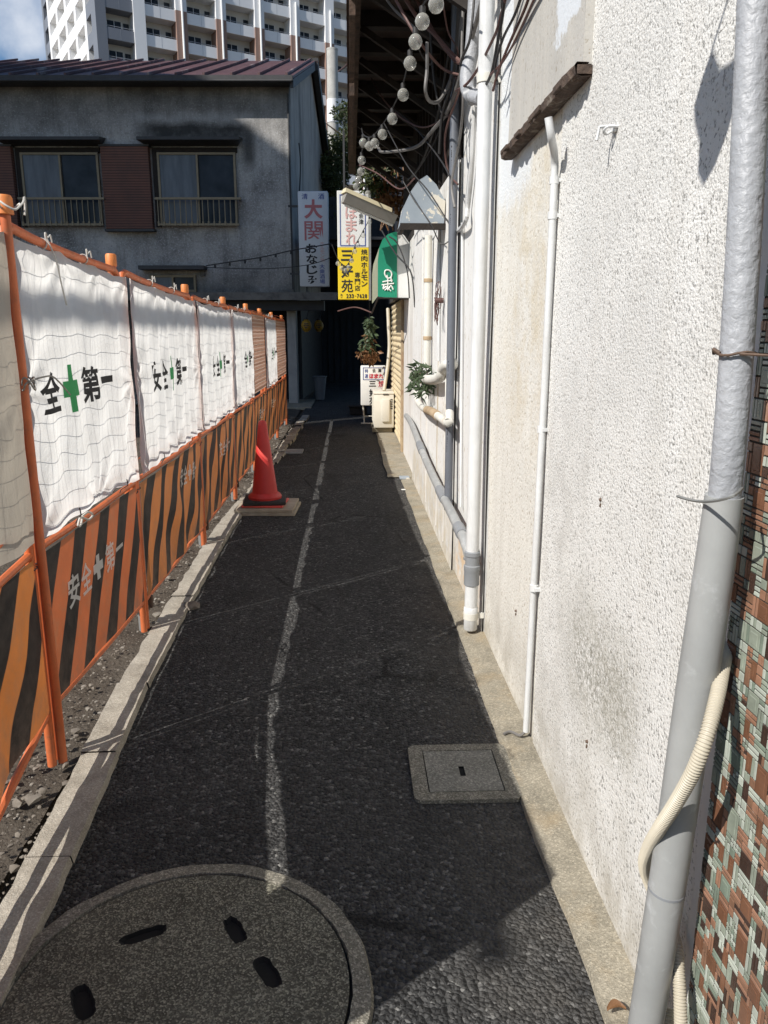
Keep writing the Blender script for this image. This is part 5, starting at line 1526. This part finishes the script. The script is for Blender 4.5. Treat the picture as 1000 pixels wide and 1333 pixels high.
cable([(440, 93, 26), (449, 87, 18), (460, 74, 11)], 0.018, 'cable_brown', 'service cable from the concrete pole to the eave edge')
random.seed(21)
wl = ['thin dark wire tangled high under the eave near the pipes', 'limp dark wire looping beside the slate pipe top', 'loose brown wire crossing the bulbs cord', 'slack wire hanging behind the U shaped cable', 'old wire stapled along the eave beside the wall', 'dark wire dropping to the elbow of the pale pipe', 'long sagging wire from the eave edge to the wall', 'kinked wire end dangling by the third bulb', 'wire pair running along the dark timber wall', 'faint wire running from the far bulbs to the hood']
wp = [[(575, -10, 4.6), (583, 40, 4.7), (596, 66, 4.7), (590, 95, 4.8), (604, 112, 4.6)], [(606, 100, 4.4), (594, 130, 4.6), (580, 175, 4.9), (583, 222, 5.0), (596, 240, 4.8)], [(510, -10, 4.6), (545, 52, 4.5), (575, 88, 4.7), (600, 98, 4.6)], [(560, 40, 5.0), (566, 110, 5.0), (578, 150, 5.0), (590, 120, 4.9), (600, 60, 4.8)],
      [(600, -10, 4.9), (590, 90, 5.2), (574, 165, 5.8), (548, 215, 6.6), (530, 235, 7.2)], [(618, -10, 4.2), (612, 50, 4.2), (600, 84, 4.3), (606, 125, 4.25)], [(462, 60, 8.0), (500, 130, 6.8), (545, 165, 5.9), (585, 150, 5.1)], [(541, 44, 4.5), (548, 70, 4.6), (560, 84, 4.7), (563, 74, 4.7)], [(586, 60, 5.0), (570, 150, 5.6), (552, 205, 6.4), (536, 232, 7.2)], [(468, 215, 7.6), (492, 226, 7.0), (520, 246, 6.2), (540, 232, 5.8)]]
for lb, pts in zip(wl, wp): cable(pts, random.uniform(0.004, 0.008), random.choice(['cable', 'cable', 'cable_grey', 'cable_brown']), lb)
d_ = ray(800, 1312); P_ = Vector((0, 0, EYE)) + d_ * ((0.035 - EYE) / d_.z)
mb = MB(); mb.grid(lambda i, j: (P_.x - 0.02 + 0.045 * i, P_.y - 0.012 + 0.024 * j * math.sin(math.pi * (0.12 + 0.8 * i)), P_.z + 0.008 * math.sin(i * 3) + 0.006 * (j - .5) ** 2 * 4), 8, 4)
tag(mb.build('fallen_leaf', MT['leaf_dry'], smooth=True), 'dry orange brown leaf lying on the concrete edging at the foot of the downpipe', 'leaf')
d_ = ray(523, 638); P_ = Vector((0, 0, EYE)) + d_ * ((0.012 - EYE) / d_.z)
mb = MB(); mb.grid(lambda i, j: (P_.x + 0.05 * i + 0.01 * nz(j * 3, i), P_.y + 0.06 * j, P_.z + 0.012 * abs(nz(i * 4, j * 4))), 4, 4)
tag(mb.build('paper_scrap', MT['sign_white']), 'crumpled white scrap of paper on the asphalt near the drain lid', 'paper')
def bulb_set(t, P, s=1.0, down=Vector((0, 0, -1))):
    r = 0.037 * s
    mb = MB(); mb.lathe([(0.0001, -2.05 * r), (0.55 * r, -1.88 * r), (0.87 * r, -1.5 * r), (1.0 * r, -1.0 * r), (0.87 * r, -0.5 * r), (0.62 * r, -0.2 * r), (0.36 * r, -0.04 * r), (0.34 * r, 0.1 * r)], P, 16)
    b = mb.build('bulb', MT['bulb'], t, smooth=True)
    mb = MB(); mb.lathe([(0.36 * r, -0.05 * r), (0.42 * r, 0.0), (0.42 * r, 0.75 * r), (0.3 * r, 0.85 * r), (0.0001, 0.85 * r)], P, 10)
    mb.build('socket', MT['cable'], b, smooth=True)
t = thing('string_lights', 'string of large clear round bulbs along the underside of the dark eave', 'string lights', (0.25, 5.5, 3.2))
BL = [(568, -6, 3.95), (550, 17, 4.2), (541, 44, 4.45), (534, 73, 4.75), (525, 115, 5.3), (511, 147, 5.8), (498, 168, 6.3), (488, 180, 6.7), (481, 184, 6.9), (473, 180, 7.2)]
pp_ = []
for (u, v, y) in BL:
    P = at_y(u, v, y); pp_.append(P + Vector((0, 0, 0.03))); bulb_set(t, P)
mb = MB(); mb.tube(smooth_path([at_y(585, -40, 3.7)] + pp_ + [at_y(471, 166, 7.5)], 5), 0.005, 6); mb.build('cord', MT['cable'], t, smooth=True)
t = thing('string_lights', 'string of clear bulbs hanging from the eave end across the yellow sign', 'string lights', (0.1, 9, 3))
BL = [(471, 203, 7.5), (470, 218, 7.9), (467, 229, 8.2), (464, 238, 8.5), (479, 248, 9.2), (481, 285, 11.5), (473, 303, 11.8), (466, 316, 12.0), (462, 324, 12.1), (458, 336, 12.2), (454, 345, 12.3), (450, 349, 12.3), (445, 346, 12.3), (440, 340, 12.3)]
pp_ = [at_y(473, 190, 7.2)]
for (u, v, y) in BL:
    P = at_y(u, v, y); pp_.append(P + Vector((0, 0, 0.03))); bulb_set(t, P, 1.0 if y < 10 else 0.95)
mb = MB(); mb.tube(smooth_path(pp_ + [at_y(432, 318, 12.3)], 5), 0.006, 6); mb.build('cord', MT['cable'], t, smooth=True)

# ================================================================== SOOTY HOUSE ACROSS THE END
fw = Vector((math.sin(YAW), math.cos(YAW), 0)); rt = Vector((math.cos(YAW), -math.sin(YAW), 0))
HC = fw * 17.5 + rt * -1.97          # front right corner of the house on the ground
H = thing('sooty_house', 'two storey house of sooty grey plaster with a maroon roof behind the fence', 'house', (HC.x, HC.y, 0), -YAW)
def lx(X): return X + 1.97
mb = MB()
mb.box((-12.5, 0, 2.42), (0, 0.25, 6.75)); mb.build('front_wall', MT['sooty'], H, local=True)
mb = MB()
sec = [(0.0, 0.252, 2.3), (0.0, 12, 2.3), (0.0, 12, 6.55), (0.0, 5.3, 8.5), (0.0, 0.252, 6.60)]
mb.prism([Vector(p) + Vector((-0.003, 0, 0)) for p in sec], (-0.25, 0, 0)); mb.build('side_wall', MT['house_side'], H, local=True)
mb = MB()
mb.box((-12.5, 1.3, 0), (-0.35, 1.5, 2.4)); mb.build('recess_wall', MT['dark_door'], H, local=True)
mb = MB(); mb.box((-0.02, 1.3, 0.0), (0.0, 12, 2.29)); mb.build('lower_side_wall', MT['dark_door'], H, local=True)
mb = MB(); mb.box((lx(-2.15), 0.02, 0.0), (lx(-1.95), 0.30, 2.2), bev=0.01); mb.build('pilaster', MT['house_side'], H, local=True)
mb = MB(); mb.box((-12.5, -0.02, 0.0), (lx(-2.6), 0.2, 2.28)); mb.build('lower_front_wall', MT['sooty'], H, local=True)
# roof
def slope_panel(y0, z0, y1, z1, x0, x1, th=0.05):
    mb = MB(); mb.box((x0, 0, 0), (x1, 1, 1))
    mb.v = [(v[0], y0 + (y1 - y0) * v[1], z0 + (z1 - z0) * v[1] + th * v[2]) for v in mb.v]
    return mb
slope_panel(-0.35, 6.60, 5.3, 8.62, -12.7, 0.13).build('front_roof', MT['tin_roof'], H, local=True)
slope_panel(5.301, 8.62, 12.3, 6.35, -12.7, 0.20).build('back_roof', MT['tin_roof'], H, local=True)
k = 0
xb = 0.02
while xb > -8.5:
    slope_panel(-0.36, 6.652, 5.28, 8.672, xb - 0.045, xb, 0.05).build('roof_batten', MT['tin_batten'], H, local=True)
    xb -= 0.56
mb = MB(); mb.box((-12.7, -0.39, 6.55), (0.12, -0.355, 6.65)); mb.box((-12.7, -0.34, 6.54), (0.10, -0.002, 6.57)); mb.build('eave_board', MT['dark_trim'], H, local=True)
mb = slope_panel(-0.34, 6.42, 5.3, 8.44, 0.06, 0.13, 0.17); mb2 = slope_panel(5.301, 8.44, 12.2, 6.05, 0.06, 0.20, 0.30)
mb.add(mb2.v, mb2.f); mb.build('barge_board', MT['dark_trim'], H, local=True)
mb = MB(); mb.tube([(-12.6, -0.41, 6.555), (0.10, -0.41, 6.54)], 0.022, 10); mb.build('gutter', MT['dark_trim'], H, local=True)
# ledge between storeys
mb = MB(); mb.box((-12.5, -0.55, 2.33), (lx(-1.0), 0.24, 2.418)); mb.box((-12.5, -0.56, 2.26), (lx(-1.0), -0.52, 2.40)); mb.build('ledge', MT['ledge_metal'], H, local=True)
mb = MB(); mb.box((-12.5, -0.3, 2.05), (lx(-1.3), 0.0, 2.258)); mb.build('ledge_soffit', MT['dark_door'], H, local=True)
mb = MB(); mb.tube([(-0.02, -0.04, 2.5), (-0.02, -0.04, 6.4)], 0.02, 8); mb.tube(smooth_path([(0.12, 0.6, 5.6), (0.14, 0.65, 5.2), (0.1, 0.65, 4.6)], 5), 0.015, 6)
mb.build('cable_run', MT['dark_trim'], H, local=True)
# windows: recess, frame, panes, guard rail, hood, shutter box
def hwin(X0, X1, z0, z1, xm, rail=True):
    a, b = lx(X0), lx(X1)
    w = MB()
    fr = 0.045
    for bx in ((a, -0.07, z0, a + fr, 0.02, z1), (b - fr, -0.07, z0, b, 0.02, z1), (a + fr, -0.07, z1 - fr, b - fr, 0.02, z1), (a + fr, -0.07, z0, b - fr, 0.02, z0 + fr), (lx(xm) - 0.02, -0.09, z0 + fr, lx(xm) + 0.02, 0.0, z1 - fr)):
        w.box(bx[:3], bx[3:])
    wo_ = w.build('window', MT['brass_alu'], H, local=True)
    q = MB(); q.box((a + fr, -0.045, z0 + fr), (lx(xm) - 0.021, -0.03, z1 - fr)); q.build('pane', MT['curtain'], wo_, local=True)
    q = MB(); q.box((lx(xm) + 0.021, -0.03, z0 + fr), (b - fr, -0.015, z1 - fr)); q.build('pane', MT['glass'], wo_, local=True)
    if rail:
        q = MB(); zr = z0 + 0.52
        q.box((a - 0.06, -0.24, zr - 0.025), (b + 0.12, -0.19, zr + 0.02)); q.box((a - 0.02, -0.23, z0 - 0.02), (b + 0.06, -0.20, z0 + 0.02))
        n_ = 14
        for k in range(n_ + 1):
            xx = a + (b - a) * k / n_
            q.box((xx - 0.008, -0.225, z0 + 0.02), (xx + 0.008, -0.205, zr - 0.025))
            q.box((xx - 0.018, -0.24, z0 - 0.03), (xx + 0.018, -0.19, z0 + 0.06)) if k % 1 == 0 else None
        q.box((b + 0.05, -0.235, zr - 0.02), (b + 0.08, -0.002, zr + 0.01)); q.box((a - 0.04, -0.235, zr - 0.02), (a - 0.01, -0.002, zr + 0.01))
        q.build('guard_rail', MT['brass_alu'], wo_, local=True)
        q = MB(); q.box((a - 0.10, -0.06, z0 - 0.03), (a - 0.002, -0.001, z1 + 0.05)); q.box((a - 0.10, -0.05, z1 + 0.001), (b + 0.04, -0.001, z1 + 0.10)); q.build('casing', MT['dark_wood'], wo_, local=True)
    return wo_
hwin(-4.78, -3.13, 3.82, 5.27, -3.94)
hwin(-7.66, -6.02, 3.82, 5.27, -6.83)
for (a, b) in ((-5.93, -4.93), (-9.0, -7.80)):
    mb = MB(); mb.box((lx(a), -0.16, 3.74), (lx(b), -0.002, 5.37), bev=0.008); mb.build('shutter_case', MT['brown_slat'], H, local=True)
    mb = MB(); mb.box((lx(a) - 0.03, -0.175, 5.372), (lx(b) + 0.03, -0.002, 5.41)); mb.box((lx(a) - 0.03, -0.175, 3.69), (lx(b) + 0.03, -0.002, 3.738)); mb.build('shutter_trim', MT['dark_trim'], H, local=True)
for (a, b) in ((-5.08, -2.97), (-8.0, -5.84)):
    mb = MB(); mb.add([(lx(a), -0.003, 5.56), (lx(b), -0.003, 5.56), (lx(b), -0.42, 5.50), (lx(a), -0.42, 5.50), (lx(a) + 0.1, -0.003, 5.40), (lx(b) - 0.1, -0.003, 5.40), (lx(b), -0.42, 5.44), (lx(a), -0.42, 5.44)],
        [(0, 1, 2, 3), (4, 5, 6, 7), (2, 3, 7, 6), (0, 3, 7, 4), (1, 2, 6, 5)])
    mb.build('window_hood', MT['dark_trim'], H, local=True)
hwin(-5.1, -4.1, 2.45, 2.80, -4.6, rail=False)
mb = MB(); mb.box((lx(-5.25), -0.35, 2.90), (lx(-3.85), -0.003, 2.98)); mb.build('small_hood', MT['dark_trim'], H, local=True)
mb = MB(); mb.box((lx(-4.0), -0.09, 2.78), (lx(-3.9), -0.003, 2.89)); mb.build('junction_box', MT['ledge_metal'], H, local=True)
mb = MB()
mb.box((lx(-2.5), 1.25, 0.0), (lx(-1.99), 1.295, 2.0)); mb.build('door', MT['navy_wall'], H, local=True)
# small festoon wire on the facade
t = thing('festoon_wire', 'thin dark wire with tiny sockets sagging across the sooty facade', 'string lights', (-3, 16.9, 3))
mb = MB(); pts = [at_y(268, 346, 16.7), at_y(300, 341, 16.7), at_y(340, 335, 16.7), at_y(380, 326, 16.7), at_y(410, 321, 16.7), at_y(432, 317, 16.7)]
mb.tube(smooth_path(pts, 6), 0.012, 6)
mb.tube(smooth_path([at_y(268, 348, 16.7), at_y(340, 350, 16.7), at_y(400, 345, 16.7), at_y(432, 335, 16.7)], 6), 0.008, 6)
mb.build('cord', MT['cable'], t, smooth=True)
for u, v in ((280, 345), (299, 342), (319, 339), (339, 336), (359, 331), (379, 327), (399, 324)):
    mb = MB(); mb.tube([at_y(u, v, 16.7), at_y(u, v + 4, 16.7)], 0.022, 8); mb.build('socket', MT['cable'], t)

# grey light-box sign on the corner of the house
o = fw * 17.0 + rt * (-1.785); SW, SH, SZ = 0.615, 1.93, 0
zb = at_y(395, 373, 17.0).z; zt_ = at_y(395, 248, 17.0).z; SH = zt_ - zb
xl = (395 - 500) / 1000 * 17.0 * 1.0
t = thing('lightbox_sign', 'pale grey vertical lightbox sign with faded red characters on the house corner', 'sign', (o.x, o.y, zb), -YAW)
x0 = -0.005; x1 = x0 + 0.625
mb = MB(); mb.box((x0, 0, 0), (x1, 0.22, SH), bev=0.02); mb.build('box', MT['sign_grey'], t, local=True, smooth=True)
f = lambda a, b: Vector((x0 + a, -0.004, b))
w = x1 - x0
mb = MB()
for n_, ch in enumerate('大関'):
    b1 = SH * 0.915 - n_ * SH * 0.225
    letters(mb, ch, w * 0.20, b1 - SH * 0.20, w * 0.82, b1, f, 0, 0.035)
mb.build('red_lettering', MT['p_red'], t, local=True)
mb = MB()
for n_, ch in enumerate('おなじみ'):
    b1 = SH * 0.455 - n_ * SH * 0.112
    letters(mb, ch, w * 0.24, b1 - SH * 0.098, w * 0.62, b1, f, 0, 0.03)
mb.build('black_lettering', MT['p_black'], t, local=True)
mb = MB()
for n_, ch in enumerate('ホルモン焼'):
    b1 = SH * 0.475 - n_ * SH * 0.043
    letters(mb, ch, w * 0.71, b1 - SH * 0.038, w * 0.86, b1, f, 0, 0.01)
mb.build('pink_lettering', MT['p_pink'], t, local=True)
mb = MB()
letters(mb, '清', w * 0.13, SH * 0.915, w * 0.33, SH * 0.975, f, 0, 0.015); letters(mb, '酒', w * 0.68, SH * 0.915, w * 0.88, SH * 0.975, f, 0, 0.015)
for n_, ch in enumerate('大衆酒場'):
    b1 = SH * 0.24 - n_ * SH * 0.053
    letters(mb, ch, w * 0.68, b1 - SH * 0.048, w * 0.86, b1, f, 0, 0.02)
mb.build('blue_lettering', MT['p_blue'], t, local=True)
mb = MB()
for z in (0.25, SH - 0.3): mb.box((-0.22, 0.09, z), (x0 - 0.001, 0.13, z + 0.04))
mb.box((0.12, 0.09, -0.2), (0.15, 0.13, 0)); mb.build('bracket', MT['dark_trim'], t, local=True)

# lanterns, bucket and clutter in the dark doorway
for (u, v, y, lb) in ((399, 424, 17.3, 'round yellow paper lantern hanging at the left of the dark doorway'), (415, 424, 19.0, 'dimmer yellow paper lantern deeper in the dark passage')):
    P = at_y(u, v, y)
    t = thing('paper_lantern', lb, 'lantern', (P.x, P.y, P.z - 0.14), 0, 'yellow paper lanterns')
    r = 0.115
    mb = MB(); mb.lathe([(0.05, -0.135)] + [(r * math.cos(a) * (1 if k % 2 else 0.96), r * 1.15 * math.sin(a)) for k, a in enumerate([R(-65 + 10 * q) for q in range(14)])] + [(0.05, 0.135)], P, 18)
    mb.build('shade', MT['lantern'], t, smooth=True)
    mb = MB(); mb.lathe([(0.0001, 0.15), (0.052, 0.15), (0.052, 0.13), (0.0001, 0.13)], P, 14); mb.tube([P + Vector((0, 0, 0.15)), P + Vector((0.05, 0.1, 0.32))], 0.008, 6); mb.build('cap', MT['cable'], t)
    mb = MB()
    for zz, ww in ((0.03, 0.05), (-0.01, 0.06), (-0.05, 0.03)):
        mb.box((P.x - ww, P.y - 0.123, P.z + zz), (P.x + ww, P.y - 0.113, P.z + zz + 0.018))
    mb.build('brush_marks', MT['p_black'], t)
P = at_y(417, 524, 18.5)
mb = MB(); mb.lathe([(0.0001, 0.0), (0.10, 0.0), (0.155, 0.52), (0.17, 0.53), (0.17, 0.55), (0.14, 0.55), (0.10, 0.05), (0.0001, 0.04)], (P.x, P.y, 0.03), 20)
tag(mb.build('waste_bin', MT['bucket'], smooth=True), 'tall dingy tapered bin standing in the dark doorway', 'bin')
P = at_y(463, 540, 15.2)
mb = MB(); mb.box((P.x - 0.12, 15.1, 0.012), (P.x + 0.22, 15.35, 0.16), bev=0.02); mb.box((P.x - 0.14, 15.08, 0.161), (P.x + 0.24, 15.37, 0.19), bev=0.008)
tag(mb.build('planter_box', MT['dark_wood']), 'dark planter box beside the standing signboard', 'planter')
mb = MB(); p = at_y(526, 612, 8.6); mb.box((0.53, 8.30, 0.017), (0.64, 8.44, 0.034), bev=0.004)
tag(mb.build('drain_cover', MT['peeling']), 'small blue grey drain lid at the end of the wall edging', 'drain cover')
# passage end: dark walls closing the view
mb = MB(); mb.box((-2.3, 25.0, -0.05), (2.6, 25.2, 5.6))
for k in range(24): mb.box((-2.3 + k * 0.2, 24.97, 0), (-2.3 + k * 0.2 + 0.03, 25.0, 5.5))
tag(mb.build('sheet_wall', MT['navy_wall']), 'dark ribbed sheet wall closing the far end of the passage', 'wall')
t = thing('passage_roof', 'low dark lean-to roof covering the passage behind the yellow sign', 'roof', (0, 21, 3.6))  # roof added to darken the far passage
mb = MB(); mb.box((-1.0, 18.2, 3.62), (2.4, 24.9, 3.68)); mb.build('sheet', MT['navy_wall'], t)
for k in range(6):
    mb = MB(); mb.box((-0.95, 18.3 + k * 1.2, 3.48), (0.85, 18.4 + k * 1.2, 3.615)); mb.build('beam', MT['dark_wood'], t)

# ================================================================== BACKGROUND: POLE, TREE, TOWER
t = thing('utility_pole', 'plain concrete utility pole rising behind the house roof', 'utility pole', (-0.55, 28, 0))
P = at_y(432.5, 66, 28); x_ = P.x
mb = MB(); mb.tube([(x_ - 0.01, 28, 0), (x_, 28, P.z)], [0.20, 0.185], 18); mb.lathe([(0.19, 0), (0.19, 0.05), (0.0001, 0.07)], (x_, 28, P.z), 18); mb.build('shaft', MT['pole_concrete'], t, smooth=True)
z1 = at_y(432, 130, 28).z; z2 = at_y(432, 160, 28).z
mb = MB(); mb.tube([(x_, 28, z2), (x_, 28, z1)], 0.203, 18); mb.build('guard_sleeve', MT['tw_white'], t, smooth=True)
t = thing('evergreen_tree', 'dark evergreen tree showing between the house and the eave', 'tree', (0.2, 24, 0))
mb = MB()
mb.tube(smooth_path([(0.3, 27, 0), (0.25, 27, 3), (0.35, 26.9, 5.5), (0.3, 26.8, 7.5)], 4), [0.2 - 0.011 * k for k in range(13)], 8)
for k in range(16):
    z = random.uniform(3.5, 7.5); a = random.random() * 6.28; l = random.uniform(0.7, 1.5)
    mb.tube([(0.3, 26.9, z), (0.3 + math.cos(a) * l * .6, 26.9 + math.sin(a) * l * .6, z + 0.4), (0.3 + math.cos(a) * l, 26.9 + math.sin(a) * l, z + 0.7)], [0.05, 0.03, 0.012], 6)
mb.build('trunk', MT['bark'], t, smooth=True)
mb = MB()
for k in range(46):
    a = random.random() * 6.28; rr = random.random() ** 0.5
    z = random.uniform(3.6, 8.6)
    w_ = 1.75 * (1 - max(0, (z - 6.6) / 2.6)) + 0.2
    c = (0.45 + math.cos(a) * rr * w_, 26.9 + math.sin(a) * rr * w_, z)
    leaf_cloud(mb, c, (0.44, 0.44, 0.36), 520, 0.13, 0.2)
mb.build('crown', MT['leaf'], t)

A = R(60.75)
dF = Vector((math.sin(A), math.cos(A), 0))
TC = Vector((-23.35, 81.07, 0))
TW = thing('apartment_tower', 'tall white and grey apartment tower with balconies rising behind the house roof', 'apartment building', TC, R(90) - A)
# local frame: +x along the balcony side, +y along the plain side, z up
Z0, NF, PITCHF = 18.0, 12, 2.62
ZT = Z0 + NF * PITCHF + 0.5
zf = lambda k: 28.49 + PITCHF * (k - 4)
mb = MB(); mb.box((1.2, 1.5, 0), (46, 25, ZT)); mb.build('core_wall', MT['tw_wall'], TW, local=True)
mb = MB(); mb.box((0, 0, 0), (0.95, 1.2, ZT)); mb.build('corner_column', MT['tw_grey'], TW, local=True)
for s0, s1, brick in [(3.48, 4.6, 0), (7.6, 8.7, 1), (11.7, 12.75, 1), (15.85, 16.9, 1), (19.9, 20.95, 1), (24.0, 25.05, 1), (28.1, 29.15, 1), (32.2, 33.2, 1)]:
    if brick:
        mb = MB(); mb.box((s0, -0.12, 0), (s1, 1.5, 32.1)); mb.build('brick_pier', MT['tw_brick'], TW, local=True)
        mb = MB(); mb.box((s0, -0.12, 32.101), (s1, 1.5, ZT)); mb.build('white_pier', MT['tw_white'], TW, local=True)
        mb = MB(); mb.tube([((s0 + s1) / 2 + 0.05, -0.25, 0), ((s0 + s1) / 2 + 0.05, -0.25, 35.2)], 0.11, 8); mb.build('drain_pipe', MT['tw_pipe'], TW, local=True)
    else:
        mb = MB(); mb.box((s0, -0.12, 0), (s1, 1.5, ZT)); mb.build('white_pier', MT['tw_white'], TW, local=True)
bays = [(0.951, 3.479), (4.601, 7.599), (8.701, 11.699), (12.751, 15.849), (16.901, 19.899), (20.951, 23.999), (25.051, 28.099), (29.151, 32.199)]
for k in range(0, 9):
    z = zf(k)
    for n_, (a, b) in enumerate(bays):
        mb = MB(); mb.box((a, 0.02, z), (b, 0.12, z + 1.0)); mb.box((a, 0.121, z), (b, 1.499, z + 0.14))
        bal = mb.build('balcony', MT['tw_grey'] if n_ == 0 else MT['tw_white'], TW, local=True)
        mb = MB()
        mb.box((a, 0.05, z + 1.12), (b, 0.09, z + 1.16)); mb.box(((a + b) / 2 - 0.01, 0.012, z + 0.05), ((a + b) / 2 + 0.01, 0.0195, z + 0.98))
        mb.build('rail', MT['tw_rail'], bal, local=True)
        if 1 <= k <= 7:
            w0 = a + 0.35 + 0.4 * ((n_ * 7 + k * 3) % 3) * 0.2
            mb = MB(); mb.box((w0, 1.40, z + 0.2), (w0 + 1.35, 1.499, z + 2.05)); mb.box((b - 0.62, 1.41, z + 0.2), (b - 0.1, 1.499, z + 2.0))
            wd = mb.build('window', MT['glass'], TW, local=True)
            mb = MB()
            for xx in (w0 - 0.03, w0 + 0.66, w0 + 1.33): mb.box((xx, 1.37, z + 0.2), (xx + 0.05, 1.399, z + 2.05))
            mb.build('frame', MT['tw_white'], wd, local=True)
# plain side: grid of deep openings
mb = MB(); mb.box((1.0, 1.21, 0), (1.19, 25.4, ZT)); mb.build('side_back_wall', MT['tw_wall'], TW, local=True)
ss = [1.2, 3.9, 8.3, 12.8, 17.5, 22.3, 25.4]
for n_, s in enumerate(ss):
    w_ = 0.9 if n_ else 0.6
    mb = MB(); mb.box((0.0, s, 0), (0.999, s + w_, ZT)); mb.build('side_pier', MT['tw_white'] if n_ not in (0, 6) else MT['tw_grey'], TW, local=True)
for k in range(0, 11):
    z = zf(k)
    for n_ in range(len(ss) - 1):
        a = ss[n_] + (0.9 if n_ else 0.6) + 0.001; b = ss[n_ + 1] - 0.001
        mb = MB(); mb.box((0.02, a, z - 0.15), (0.998, b, z + 1.05)); mb.build('side_spandrel', MT['tw_white'] if n_ not in (0, 5) else MT['tw_grey'], TW, local=True)

# ================================================================== ADDED OUT OF FRAME TO CAST SHADE
# unseen block added left beyond the lot to keep the house front in shade
SH_ = Vector((SUN_DIR[0], SUN_DIR[1], 0)).normalized(); SP = Vector((-SH_.y, SH_.x, 0))
base = SP * 18.3 - SH_ * 17.5
rz = math.atan2(SP.y, SP.x)
t = thing('neighbour_block', 'tall pale block beyond the lot, left of the frame, shading the house front', 'building', base, rz)
mb = MB(); mb.box((-6.85, 0, 0), (5.7, 10, 30), bev=0.05); mb.build('walls', MT['tw_wall'], t, local=True)
for k in range(9):
    for q in range(4):
        mb = MB(); mb.box((-4.6 + q * 2.5, -0.02, 1.5 + k * 3), (-3.2 + q * 2.5, 0.04, 3.0 + k * 3)); mb.build('window', MT['glass'], t, local=True)
# unseen plank on poles added over the lot to cast the band across the sheets
t = thing('scaffold_walkway', 'scaffold plank on two poles over the lot, its shadow banding the white sheets', 'scaffold', (-5.5, 4.5, 0))
mb = MB(); mb.box((-5.545, -3, 6.735), (-5.455, 10.5, 6.757)); mb.build('plank', MT['plywood'], t)
for y in (-2.8, 10.4):
    mb = MB(); mb.tube([(-5.5, y, -0.02), (-5.5, y, 6.73)], 0.024, 10); mb.build('pole', MT['galv'], t)
# unseen shape added above the camera, outlined to cast a shadow on the rough wall
sil = [(927, 62), (937, 88), (950, 80), (961, 70), (960, 122), (947, 170), (930, 215), (915, 241), (908, 225), (910, 185), (904, 160), (903, 138), (914, 100)]
TT = 1.55
sp = [at_x(u, v, 0.70) - L * TT for u, v in sil]
cen = sum(sp, Vector()) / len(sp)
t = thing('hanging_cloth', 'dark folded cloth hung by two cords overhead, its shadow on the rough wall', 'cloth', (cen.x, cen.y, min(p.z for p in sp)))
mb = MB(); n_ = len(sp); off = L * 0.05
mb.add(sp + [cen + off, cen - off], [(i, (i + 1) % n_, n_) for i in range(n_)] + [((i + 1) % n_, i, n_ + 1) for i in range(n_)])
mb.build('folds', MT['cable'], t, smooth=True)
mb = MB()
for (p, u) in ((sp[0], 947), (sp[3], 962)):
    q = at_x(u, 0, 0.70) - L * TT; q2 = q + (q - p) * 1.5
    mb.tube([p, q, q2], 0.004, 6)
mb.build('cord', MT['cable'], t)
